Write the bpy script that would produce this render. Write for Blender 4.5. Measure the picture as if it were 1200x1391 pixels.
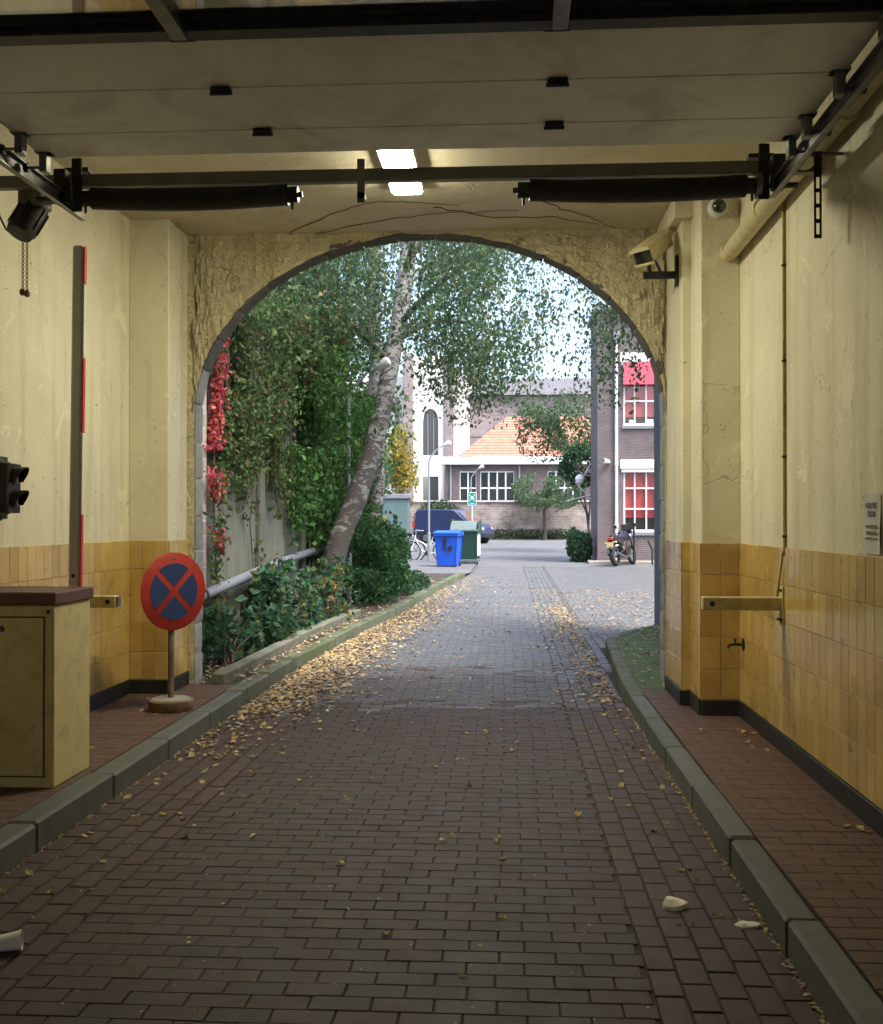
import bpy, math, random
import numpy as np
from mathutils import Vector, Matrix, noise
random.seed(7); rng = np.random.default_rng(7)
R = math.radians
scene = bpy.context.scene
C = scene.collection
for o in list(bpy.data.objects): bpy.data.objects.remove(o)

# ------------------------------------------------------------------ camera
cam_d = bpy.data.cameras.new('camera'); cam = bpy.data.objects.new('camera', cam_d); C.objects.link(cam)
cam.location = (0, 0, 1.6)
cam.rotation_euler = (R(90.454), 0, R(3.552))
cam_d.sensor_fit = 'VERTICAL'; cam_d.sensor_height = 36; cam_d.lens = 37.53
cam_d.clip_start = 0.05; cam_d.clip_end = 3000
scene.camera = cam

# ------------------------------------------------------------------ sky, sun, exposure
SUN_EL, SUN_AZ = 60, 125            # degrees; azimuth clockwise from +Y (high, to the right and a little behind)
world = bpy.data.worlds.new('World'); scene.world = world; world.use_nodes = True
wn = world.node_tree.nodes; wl = world.node_tree.links; wn.clear()
sky = wn.new('ShaderNodeTexSky'); sky.sky_type = 'NISHITA'; sky.sun_disc = False
sky.sun_elevation = R(SUN_EL); sky.sun_rotation = R(SUN_AZ)
sky.air_density = 1.0; sky.dust_density = 5.0; sky.ozone_density = 1.0
hsv = wn.new('ShaderNodeHueSaturation'); hsv.inputs['Saturation'].default_value = 0.95
bg = wn.new('ShaderNodeBackground'); bg.inputs[1].default_value = 0.15
wo = wn.new('ShaderNodeOutputWorld')
wl.new(sky.outputs[0], hsv.inputs['Color']); wl.new(hsv.outputs[0], bg.inputs[0]); wl.new(bg.outputs[0], wo.inputs[0])
sd = bpy.data.lights.new('sun', 'SUN'); sd.energy = 1.1; sd.angle = R(20); sd.color = (1, 0.985, 0.96)
sun = bpy.data.objects.new('sun', sd); C.objects.link(sun)
a, e = R(SUN_AZ), R(SUN_EL)
sdir = Vector((math.sin(a)*math.cos(e), math.cos(a)*math.cos(e), math.sin(e)))
sun.rotation_euler = sdir.to_track_quat('Z', 'Y').to_euler(); sun.location = (0, -5, 30)
scene.view_settings.view_transform = 'Standard'; scene.view_settings.look = 'None'
scene.view_settings.exposure = 1.85; scene.view_settings.gamma = 1.0
LAMP_STRENGTH = 46.0
cy = scene.cycles
cy.max_bounces = 6; cy.diffuse_bounces = 4; cy.glossy_bounces = 2; cy.transmission_bounces = 3; cy.transparent_max_bounces = 6
cy.caustics_reflective = False; cy.caustics_refractive = False
cy.use_adaptive_sampling = True; cy.adaptive_threshold = 0.03; cy.use_denoising = True

# ------------------------------------------------------------------ materials
class NT:
    def __init__(s, m): s.t = m.node_tree; s.n = s.t.nodes; s.l = s.t.links
    def new(s, ty, **k):
        n = s.n.new(ty)
        for a, v in k.items():
            if a in n.inputs: n.inputs[a].default_value = v
            else: setattr(n, a, v)
        return n
    def link(s, a, b): s.l.new(a, b)
def noise_node(t, scale, detail=4, rough=0.55, vec=None, dist=0):
    n = t.new('ShaderNodeTexNoise'); n.inputs['Scale'].default_value = scale
    n.inputs['Detail'].default_value = detail; n.inputs['Roughness'].default_value = rough
    n.inputs['Distortion'].default_value = dist
    if vec is not None: t.link(vec, n.inputs['Vector'])
    return n.outputs['Fac']
def ramp(t, fac, p0, c0, p1, c1):
    r = t.new('ShaderNodeValToRGB'); t.link(fac, r.inputs[0])
    el = r.color_ramp.elements
    el[0].position = p0; el[0].color = (*c0, 1); el[1].position = p1; el[1].color = (*c1, 1)
    return r.outputs[0]
def mixc(t, fac, a, b, mode='MIX'):
    m = t.new('ShaderNodeMix'); m.data_type = 'RGBA'; m.blend_type = mode
    for s, v in ((0, fac), (6, a), (7, b)):
        if hasattr(v, 'links') or hasattr(v, 'is_linked'): t.link(v, m.inputs[s])
        else: m.inputs[s].default_value = v if s == 0 else (*v, 1)
    return m.outputs[2]
def math_n(t, op, a, b=0.0):
    m = t.new('ShaderNodeMath'); m.operation = op
    for i, v in enumerate((a, b)):
        if hasattr(v, 'is_linked'): t.link(v, m.inputs[i])
        else: m.inputs[i].default_value = v
    return m.outputs[0]
def base_mat(name):
    m = bpy.data.materials.new(name); m.use_nodes = True
    t = NT(m); p = m.node_tree.nodes['Principled BSDF']
    pos = t.new('ShaderNodeNewGeometry').outputs['Position']
    return m, t, p, pos
def vscale(t, pos, s):
    mp = t.new('ShaderNodeMapping'); mp.inputs['Scale'].default_value = s
    t.link(pos, mp.inputs['Vector']); return mp.outputs[0]
def bump(t, p, h, strength, dist=0.01):
    b = t.new('ShaderNodeBump'); b.inputs['Strength'].default_value = strength; b.inputs['Distance'].default_value = dist
    t.link(h, b.inputs['Height']); t.link(b.outputs[0], p.inputs['Normal']); return b
def lum(c, k): return tuple(min(1, x*k) for x in c)

def simple(name, col, rough=0.6, var=0.15, scale=6, bmp=0.15, bscale=60, metal=0.0, coat=0.0, bdist=0.004, dirt=None):
    m, t, p, pos = base_mat(name)
    n = noise_node(t, scale, 5, 0.6, pos)
    c = ramp(t, n, 0.3, lum(col, 1-var), 0.7, lum(col, 1+var))
    if dirt:
        d = noise_node(t, dirt[1], 6, 0.7, pos, 0.6)
        c = mixc(t, math_n(t, 'MULTIPLY', ramp(t, d, 0.5, (0, 0, 0), 0.68, (1, 1, 1)), dirt[2]), c, dirt[0])
    t.link(c, p.inputs['Base Color'])
    rr = t.new('ShaderNodeMapRange'); rr.inputs['To Min'].default_value = max(0.02, rough-0.1); rr.inputs['To Max'].default_value = min(1, rough+0.12)
    t.link(noise_node(t, scale*3.1, 3, 0.5, pos), rr.inputs['Value']); t.link(rr.outputs[0], p.inputs['Roughness'])
    p.inputs['Metallic'].default_value = metal; p.inputs['Coat Weight'].default_value = coat
    if bmp: bump(t, p, noise_node(t, bscale, 4, 0.6, pos), bmp, bdist)
    return m
M = {}
def plaster(name, col, rough_h=0.0, specks=1.0, warm=(0.42, 0.33, 0.14)):
    m, t, p, pos = base_mat(name)
    big = noise_node(t, 0.9, 5, 0.6, pos, 0.4)
    c = ramp(t, big, 0.3, lum(col, 0.86), 0.72, lum(col, 1.07))
    st = noise_node(t, 1.0, 5, 0.6, vscale(t, pos, (5, 5, 0.35)))          # run marks down the wall
    c = mixc(t, math_n(t, 'MULTIPLY', ramp(t, st, 0.50, (0, 0, 0), 0.72, (1, 1, 1)), 0.45), c, warm)
    fl = noise_node(t, 2.6, 5, 0.72, pos, 0.9)                              # flaked patches
    edge = ramp(t, fl, 0.615, (0, 0, 0), 0.62, (1, 1, 1))
    c = mixc(t, math_n(t, 'MULTIPLY', edge, 0.6), c, lum(col, 1.16))
    sp = noise_node(t, 13, 3, 0.75, pos, 1.5)
    c = mixc(t, math_n(t, 'MULTIPLY', ramp(t, sp, 0.665, (0, 0, 0), 0.69, (1, 1, 1)), 0.7*specks), c, (0.10, 0.075, 0.04))
    v = t.new('ShaderNodeTexVoronoi'); v.feature = 'DISTANCE_TO_EDGE'; v.inputs['Scale'].default_value = 0.9
    wob = t.new('ShaderNodeVectorMath'); wob.operation = 'ADD'
    nn = t.new('ShaderNodeTexNoise'); nn.inputs['Scale'].default_value = 3; nn.inputs['Detail'].default_value = 3; t.link(pos, nn.inputs['Vector'])
    sc = t.new('ShaderNodeVectorMath'); sc.operation = 'SCALE'; sc.inputs['Scale'].default_value = 0.55
    t.link(nn.outputs['Color'], sc.inputs[0]); t.link(pos, wob.inputs[0]); t.link(sc.outputs[0], wob.inputs[1]); t.link(wob.outputs[0], v.inputs['Vector'])
    cr = ramp(t, v.outputs['Distance'], 0.0, (1, 1, 1), 0.006, (0, 0, 0))
    crm = math_n(t, 'MULTIPLY', cr, ramp(t, noise_node(t, 0.8, 2, 0.5, pos), 0.5, (0, 0, 0), 0.6, (1, 1, 1)))
    c = mixc(t, math_n(t, 'MULTIPLY', crm, 0.25*specks), c, (0.14, 0.11, 0.06))
    t.link(c, p.inputs['Base Color']); p.inputs['Roughness'].default_value = 0.62
    h = math_n(t, 'ADD', noise_node(t, 9, 4, 0.6, pos), math_n(t, 'MULTIPLY', edge, -0.25))
    if rough_h: h = math_n(t, 'ADD', h, math_n(t, 'MULTIPLY', noise_node(t, 16, 4, 0.6, pos, 2.0), 2.5))
    h = math_n(t, 'SUBTRACT', h, crm)
    bump(t, p, h, 0.5 if not rough_h else 0.9, 0.012 if not rough_h else rough_h)
    return m
M['plaster'] = plaster('cream_plaster', (0.73, 0.685, 0.515))
M['rough_plaster'] = plaster('rough_cream_plaster', (0.74, 0.66, 0.43), 0.03)
M['ceiling'] = plaster('ceiling_paint', (0.62, 0.57, 0.44), 0, 0.5)

def rnd_socket(t):
    oi = t.new('ShaderNodeObjectInfo').outputs['Random']
    at = t.new('ShaderNodeAttribute'); at.attribute_name = 'rnd'
    return math_n(t, 'FRACT', math_n(t, 'ADD', oi, at.outputs['Fac']))
def pieces(name, cols, rough=0.7, scale=14, bmp=0.4, bscale=90, bdist=0.006, stain=None, coat=0):
    """Colour picked per piece from a ramp of base colours, plus grain and wear."""
    m, t, p, pos = base_mat(name)
    r = t.new('ShaderNodeValToRGB'); t.link(rnd_socket(t), r.inputs[0]); el = r.color_ramp.elements
    r.color_ramp.interpolation = 'LINEAR'
    for i, c in enumerate(cols):
        x = i/(len(cols)-1)
        k = el[i] if i < 2 else el.new(x)
        k.position = x; k.color = (*c, 1)
    n = noise_node(t, scale, 5, 0.65, pos)
    c = mixc(t, 1.0, r.outputs[0], ramp(t, n, 0.25, (0.72, 0.72, 0.72), 0.75, (1.22, 1.22, 1.22)), 'MULTIPLY')
    if stain:
        for (sc, sscale, lo, hi, amt) in stain:
            c = mixc(t, math_n(t, 'MULTIPLY', ramp(t, noise_node(t, sscale, 6, 0.65, pos, 0.5), lo, (0, 0, 0), hi, (1, 1, 1)), amt), c, sc)
    t.link(c, p.inputs['Base Color'])
    rr = t.new('ShaderNodeMapRange'); rr.inputs['To Min'].default_value = rough-0.13; rr.inputs['To Max'].default_value = min(1, rough+0.15)
    t.link(noise_node(t, 5, 4, 0.6, pos), rr.inputs['Value']); t.link(rr.outputs[0], p.inputs['Roughness'])
    p.inputs['Coat Weight'].default_value = coat
    bump(t, p, noise_node(t, bscale, 5, 0.65, pos), bmp, bdist)
    return m
M['road_brick'] = pieces('road_brick', [(0.052, 0.035, 0.029), (0.062, 0.037, 0.028), (0.053, 0.039, 0.034), (0.072, 0.039, 0.027), (0.047, 0.035, 0.031), (0.060, 0.036, 0.027)], 0.66,
                         stain=[((0.05, 0.047, 0.04), 0.7, 0.48, 0.7, 0.6), ((0.16, 0.14, 0.12), 40, 0.68, 0.74, 0.5)])
M['gutter_brick'] = pieces('gutter_brick', [(0.068, 0.040, 0.031), (0.08, 0.044, 0.033), (0.061, 0.039, 0.032), (0.074, 0.040, 0.029)], 0.66, stain=[((0.05, 0.042, 0.036), 0.9, 0.5, 0.7, 0.5)])
M['red_brick'] = pieces('walk_brick', [(0.10, 0.054, 0.038), (0.117, 0.062, 0.043), (0.092, 0.053, 0.039), (0.125, 0.066, 0.045)], 0.66, stain=[((0.09, 0.06, 0.045), 1.1, 0.5, 0.7, 0.5)])
M['joint'] = simple('joint_sand', (0.046, 0.034, 0.026), 0.95, 0.3, 9, 0.5, 160)
M['kerb'] = pieces('kerb_stone', [(0.105, 0.114, 0.104), (0.127, 0.134, 0.122), (0.095, 0.105, 0.096)], 0.6, 8, 0.35, 120, stain=[((0.07, 0.095, 0.04), 1.4, 0.5, 0.68, 0.55), ((0.11, 0.10, 0.08), 3.5, 0.55, 0.7, 0.5)])
M['mossy_kerb'] = pieces('mossy_kerb_stone', [(0.13, 0.14, 0.10), (0.15, 0.155, 0.115), (0.11, 0.13, 0.08)], 0.8, 8, 0.5, 90, stain=[((0.055, 0.085, 0.025), 1.6, 0.42, 0.6, 0.8), ((0.10, 0.09, 0.06), 5, 0.55, 0.7, 0.5)])
M['tile'] = pieces('ochre_tile', [(0.54, 0.36, 0.10), (0.59, 0.42, 0.13), (0.47, 0.30, 0.075), (0.62, 0.45, 0.16), (0.53, 0.33, 0.095), (0.60, 0.44, 0.18)], 0.30, 3.0, 0.08, 12, 0.004,
                   stain=[((0.50, 0.22, 0.08), 2.3, 0.55, 0.75, 0.5), ((0.34, 0.20, 0.06), 1.2, 0.55, 0.75, 0.45)], coat=0.3)
M['grout'] = simple('tile_grout', (0.16, 0.11, 0.06), 0.9, 0.3, 8)
M['skirting'] = simple('black_tar_skirting', (0.018, 0.018, 0.02), 0.45, 0.4, 10, 0.2, 40)
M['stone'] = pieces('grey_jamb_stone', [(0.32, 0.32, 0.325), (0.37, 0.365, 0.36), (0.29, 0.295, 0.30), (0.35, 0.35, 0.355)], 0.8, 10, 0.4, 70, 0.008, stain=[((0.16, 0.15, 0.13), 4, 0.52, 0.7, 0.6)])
M['shaded_stone'] = pieces('shaded_arch_stone', [(0.11, 0.105, 0.10), (0.14, 0.13, 0.12), (0.10, 0.098, 0.095)], 0.85, 10, 0.4, 70, 0.008, stain=[((0.06, 0.055, 0.05), 4, 0.5, 0.7, 0.6)])  # darker copy of the jamb stone: shade under the arch put into the colour
M['dark_steel'] = simple('dark_steel', (0.035, 0.036, 0.033), 0.5, 0.3, 14, 0.1, 80, 0.6, dirt=((0.09, 0.07, 0.045), 9, 0.6))
M['galv'] = simple('galvanised_steel', (0.20, 0.21, 0.20), 0.45, 0.25, 12, 0.08, 60, 0.75, dirt=((0.10, 0.085, 0.06), 7, 0.6))
M['olive_steel'] = simple('olive_painted_beam', (0.17, 0.17, 0.125), 0.5, 0.2, 9, 0.08, 60, 0.2, dirt=((0.16, 0.13, 0.07), 6, 0.5))
M['black'] = simple('black_plastic', (0.012, 0.012, 0.013), 0.5, 0.3, 12, 0.1, 70)
M['rubber'] = simple('black_rubber', (0.016, 0.016, 0.017), 0.85, 0.3, 12, 0.2, 70)
M['door_panel'] = simple('door_panel_skin', (0.70, 0.725, 0.73), 0.5, 0.07, 2.2, 0.12, 220, 0, 0, 0.001, dirt=((0.30, 0.27, 0.20), 1.6, 0.5))
M['cream_paint'] = simple('cream_enamel', (0.60, 0.51, 0.24), 0.42, 0.07, 3, 0.06, 30, dirt=((0.30, 0.24, 0.12), 6.5, 0.6))
M['brown_paint'] = simple('brown_lid_paint', (0.115, 0.05, 0.04), 0.55, 0.2, 7, 0.1, 60)
M['aluminium'] = simple('grey_boom_aluminium', (0.70, 0.69, 0.62), 0.5, 0.06, 5, 0.05, 60, 0.0)
M['white_strip'] = simple('white_reflective_strip', (0.72, 0.70, 0.62), 0.5, 0.08, 9)
M['red_strip'] = simple('red_reflective_strip', (0.60, 0.03, 0.03), 0.45, 0.12, 9)
M['sign_red'] = simple('sign_red', (0.40, 0.028, 0.02), 0.5, 0.14, 9, dirt=((0.22, 0.06, 0.03), 14, 0.5))
M['sign_blue'] = simple('sign_blue', (0.018, 0.045, 0.16), 0.5, 0.12, 9)
M['rust'] = simple('rusty_post', (0.16, 0.10, 0.07), 0.8, 0.3, 12, 0.3, 60, dirt=((0.28, 0.26, 0.22), 7, 0.6))
M['concrete'] = simple('concrete', (0.30, 0.28, 0.24), 0.85, 0.15, 8, 0.3, 60)
M['cream_pipe'] = simple('cream_painted_pipe', (0.60, 0.53, 0.33), 0.5, 0.08, 6, 0.1, 40, dirt=((0.28, 0.22, 0.10), 8, 0.45))
M['paper'] = simple('old_paper', (0.55, 0.54, 0.50), 0.7, 0.06, 9)
M['ink'] = simple('grey_print', (0.17, 0.17, 0.165), 0.7, 0.1, 9)
M['yellow_cable'] = simple('yellow_conduit', (0.36, 0.29, 0.05), 0.55, 0.3, 14, dirt=((0.05, 0.045, 0.02), 7, 0.8))
M['white_card'] = simple('white_card', (0.80, 0.78, 0.70), 0.7, 0.06, 20)
M['polystyrene'] = simple('cream_scrap', (0.86, 0.82, 0.70), 0.8, 0.1, 30, 0.4, 90)
M['red_knob'] = simple('red_knob', (0.20, 0.05, 0.03), 0.5, 0.2, 20)
def emis(name, col, s):
    m, t, p, pos = base_mat(name); p.inputs['Base Color'].default_value = (*col, 1)
    p.inputs['Emission Color'].default_value = (*col, 1); p.inputs['Emission Strength'].default_value = s
    return m
M['lamp'] = emis('lit_lamp_diffuser', (1.0, 0.93, 0.66), LAMP_STRENGTH)
def glass(name, col, rough=0.04):
    m, t, p, pos = base_mat(name); p.inputs['Base Color'].default_value = (*col, 1); p.inputs['Roughness'].default_value = rough
    p.inputs['Metallic'].default_value = 0.0; p.inputs['Specular IOR Level'].default_value = 0.9; p.inputs['Coat Weight'].default_value = 0.6
    bump(t, p, noise_node(t, 2.5, 2, 0.5, pos), 0.05, 0.01)
    return m
M['dark_glass'] = glass('dark_glass', (0.02, 0.022, 0.022))
M['window_glass'] = glass('window_glass', (0.035, 0.045, 0.055))
def clear_glass(name):
    m, t, p, pos = base_mat(name)
    g = t.new('ShaderNodeBsdfGlossy'); g.inputs['Roughness'].default_value = 0.02
    tr = t.new('ShaderNodeBsdfTransparent'); mx = t.new('ShaderNodeMixShader'); mx.inputs[0].default_value = 0.05
    t.link(tr.outputs[0], mx.inputs[1]); t.link(g.outputs[0], mx.inputs[2])
    t.link(mx.outputs[0], t.n['Material Output'].inputs[0]); return m
M['clear_glass'] = clear_glass('clear_glass')
M['door_glass'] = clear_glass('door_glass'); M['door_glass'].node_tree.nodes['Mix Shader'].inputs[0].default_value = 0.25
def brick_tex(name, c1, c2, mortar, bw=0.22, bh=0.065, axis='XZ', rot=0, bmp=0.5, msz=0.012, blot=0.25):
    m, t, p, pos = base_mat(name)
    sep = t.new('ShaderNodeSeparateXYZ'); t.link(pos, sep.inputs[0]); cmb = t.new('ShaderNodeCombineXYZ')
    if axis == 'XY': t.link(sep.outputs[0], cmb.inputs[0]); t.link(sep.outputs[1], cmb.inputs[1])
    else:
        t.link(math_n(t, 'ADD', sep.outputs[0], sep.outputs[1]), cmb.inputs[0]); t.link(sep.outputs[2], cmb.inputs[1])
    b = t.new('ShaderNodeTexBrick'); b.inputs['Scale'].default_value = 1
    b.inputs['Brick Width'].default_value = bw; b.inputs['Row Height'].default_value = bh; b.inputs['Mortar Size'].default_value = msz
    b.inputs['Mortar Smooth'].default_value = 0.2
    b.inputs['Color1'].default_value = (*c1, 1); b.inputs['Color2'].default_value = (*c2, 1); b.inputs['Mortar'].default_value = (*mortar, 1)
    t.link(cmb.outputs[0], b.inputs['Vector'])
    c = mixc(t, 1.0, b.outputs['Color'], ramp(t, noise_node(t, 1.1, 6, 0.65, pos), 0.3, (1-blot,)*3, 0.7, (1+blot,)*3), 'MULTIPLY')
    t.link(c, p.inputs['Base Color']); p.inputs['Roughness'].default_value = 0.85
    bump(t, p, math_n(t, 'SUBTRACT', noise_node(t, 20, 4, 0.6, pos), b.outputs['Fac']), bmp, 0.01)
    return m
M['purple_brick'] = brick_tex('purple_brown_brick', (0.115, 0.088, 0.092), (0.145, 0.108, 0.11), (0.165, 0.15, 0.15))
M['old_brick'] = brick_tex('weathered_wall_stone', (0.24, 0.19, 0.17), (0.33, 0.28, 0.26), (0.36, 0.34, 0.32), 0.42, 0.16, blot=0.5)
M['church_brick'] = brick_tex('church_brick', (0.25, 0.205, 0.21), (0.30, 0.245, 0.245), (0.34, 0.31, 0.31), 0.4, 0.12)
M['ground'] = brick_tex('grey_paving', (0.112, 0.117, 0.125), (0.128, 0.132, 0.139), (0.09, 0.094, 0.10), 0.21, 0.105, 'XY', 0, 0.3, 0.006, 0.15)
M['court_brick'] = pieces('court_brick', [(0.092, 0.098, 0.104), (0.106, 0.111, 0.116), (0.084, 0.09, 0.096), (0.114, 0.116, 0.12)], 0.52, stain=[((0.12, 0.12, 0.10), 0.8, 0.5, 0.7, 0.5)])
M['mid_brick'] = pieces('weathered_brick', [(0.088, 0.078, 0.073), (0.10, 0.084, 0.077), (0.08, 0.074, 0.071), (0.108, 0.084, 0.074)], 0.58, stain=[((0.06, 0.062, 0.05), 0.8, 0.5, 0.7, 0.5)])
M['roof_tile'] = simple('orange_roof_tile', (0.42, 0.185, 0.13), 0.8, 0.2, 2.5, 0.2, 30)
M['white_render'] = simple('white_render', (0.78, 0.77, 0.74), 0.8, 0.04, 1, 0.1, 20)
M['white_paint'] = simple('white_paint', (0.78, 0.79, 0.78), 0.5, 0.04, 6, 0.05, 40)
M['slate'] = simple('slate_roof', (0.13, 0.125, 0.14), 0.8, 0.15, 2, 0.2, 30)
M['pale_stone'] = simple('pale_stone', (0.52, 0.50, 0.48), 0.85, 0.1, 3)
M['red_blind'] = simple('red_blind', (0.40, 0.055, 0.07), 0.8, 0.06, 8, 0.1, 120)
M['pink_awning'] = simple('pink_red_awning', (0.58, 0.085, 0.13), 0.8, 0.05, 8, 0.1, 120)
M['lead'] = simple('lead_grey', (0.20, 0.21, 0.23), 0.6, 0.1, 8)
def algae(name):
    m, t, p, pos = base_mat(name)
    n = noise_node(t, 1.0, 6, 0.65, vscale(t, pos, (2.2, 2.2, 0.35)))
    c = ramp(t, n, 0.33, (0.06, 0.07, 0.05), 0.68, (0.15, 0.155, 0.125))
    c = mixc(t, math_n(t, 'MULTIPLY', ramp(t, noise_node(t, 1.0, 5, 0.7, vscale(t, pos, (9, 9, 0.5))), 0.55, (0, 0, 0), 0.72, (1, 1, 1)), 0.65), c, (0.055, 0.05, 0.04))
    c = mixc(t, math_n(t, 'MULTIPLY', ramp(t, noise_node(t, 2.3, 6, 0.7, pos, 0.5), 0.52, (0, 0, 0), 0.66, (1, 1, 1)), 0.5), c, (0.10, 0.14, 0.065))
    t.link(c, p.inputs['Base Color']); p.inputs['Roughness'].default_value = 0.9
    bump(t, p, noise_node(t, 14, 6, 0.65, pos), 0.5, 0.02); return m
M['algae_wall'] = algae('algae_stained_render')
M['grey_render'] = simple('blue_grey_render', (0.15, 0.17, 0.18), 0.85, 0.15, 3, 0.3, 40)
M['soil'] = simple('dark_soil', (0.045, 0.035, 0.025), 0.95, 0.4, 6, 0.8, 40, bdist=0.02)
M['moss_pave'] = simple('mossy_paving', (0.085, 0.13, 0.05), 0.9, 0.3, 4, 0.5, 60, dirt=((0.13, 0.14, 0.10), 3, 0.5))
M['old_timber'] = simple('mossy_timber', (0.15, 0.15, 0.115), 0.9, 0.25, 10, 0.5, 50, dirt=((0.07, 0.10, 0.04), 4, 0.8))
M['pipe_grey'] = simple('pale_grey_pipe', (0.19, 0.205, 0.235), 0.4, 0.1, 6, 0.05, 40, 0.3)
M['blue_plastic'] = simple('blue_bin_plastic', (0.012, 0.09, 0.55), 0.4, 0.08, 5, 0.05, 60)
M['green_plastic'] = simple('green_container', (0.010, 0.042, 0.032), 0.45, 0.12, 5, 0.05, 60)
M['pale_green_lid'] = simple('pale_green_lid', (0.10, 0.145, 0.14), 0.45, 0.1, 5)
M['teal_paint'] = simple('teal_cabinet_paint', (0.10, 0.165, 0.165), 0.5, 0.06, 2)
M['van_blue'] = simple('van_blue_paint', (0.012, 0.024, 0.085), 0.35, 0.05, 3, 0, 60, 0.0, 0.25)
M['bike_blue'] = simple('motorbike_blue_paint', (0.012, 0.016, 0.045), 0.3, 0.05, 3, 0, 60, 0.2, 0.8)
M['chrome'] = simple('chrome', (0.55, 0.56, 0.58), 0.25, 0.05, 8, 0, 60, 0.9)
M['tail_red'] = simple('tail_lamp_red', (0.45, 0.015, 0.012), 0.3, 0.05, 8, 0, 60, 0, 0.5)
M['plate_yellow'] = simple('plate_yellow', (0.66, 0.52, 0.22), 0.5, 0.05, 8)
M['pole_grey'] = simple('lamp_post_paint', (0.25, 0.29, 0.33), 0.5, 0.1, 6)
M['lamp_head'] = simple('white_lamp_head', (0.85, 0.86, 0.86), 0.35, 0.03, 6, 0)
M['sign_green'] = simple('sign_teal_green', (0.0, 0.30, 0.24), 0.5, 0.05, 6)
def bark(name, white=True):
    m, t, p, pos = base_mat(name)
    sep = t.new('ShaderNodeSeparateXYZ'); t.link(pos, sep.inputs[0])
    n1 = noise_node(t, 1.0, 6, 0.7, vscale(t, pos, (5, 5, 9)), 0.8)
    n2 = noise_node(t, 1.0, 5, 0.7, vscale(t, pos, (6, 6, 30)))
    basec = ramp(t, n2, 0.35, (0.16, 0.16, 0.15), 0.65, (0.31, 0.31, 0.295)) if white else ramp(t, n2, 0.35, (0.06, 0.05, 0.04), 0.65, (0.14, 0.115, 0.09))
    # the old lower bark is dark and fissured: threshold falls with height above the root
    hgt = t.new('ShaderNodeMapRange'); t.link(sep.outputs[2], hgt.inputs['Value'])
    hgt.inputs['From Min'].default_value = 0.9; hgt.inputs['From Max'].default_value = 5.0; hgt.inputs['To Min'].default_value = 0.12; hgt.inputs['To Max'].default_value = -0.02
    k = math_n(t, 'ADD', n1, hgt.outputs[0])
    c = mixc(t, ramp(t, k, 0.50, (0, 0, 0), 0.57, (1, 1, 1)), basec, (0.07, 0.06, 0.052))
    t.link(c, p.inputs['Base Color']); p.inputs['Roughness'].default_value = 0.85
    bump(t, p, math_n(t, 'SUBTRACT', n2, ramp(t, k, 0.48, (0, 0, 0), 0.58, (1, 1, 1))), 0.7, 0.02); return m
M['birch'] = bark('birch_bark'); M['bark'] = bark('dark_bark', False)
def leafmat(name, trans=0.42):
    m, t, p, pos = base_mat(name)
    at = t.new('ShaderNodeAttribute'); at.attribute_name = 'col'
    t.link(at.outputs['Color'], p.inputs['Base Color']); p.inputs['Roughness'].default_value = 0.75; p.inputs['Specular IOR Level'].default_value = 0.2
    tl = t.new('ShaderNodeBsdfTranslucent'); t.link(at.outputs['Color'], tl.inputs[0])
    mx = t.new('ShaderNodeMixShader'); mx.inputs[0].default_value = trans
    t.link(p.outputs[0], mx.inputs[1]); t.link(tl.outputs[0], mx.inputs[2]); t.link(mx.outputs[0], t.n['Material Output'].inputs[0])
    return m
M['leaf'] = leafmat('leaf'); M['dry_leaf'] = leafmat('dry_leaf', 0.12)

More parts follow.
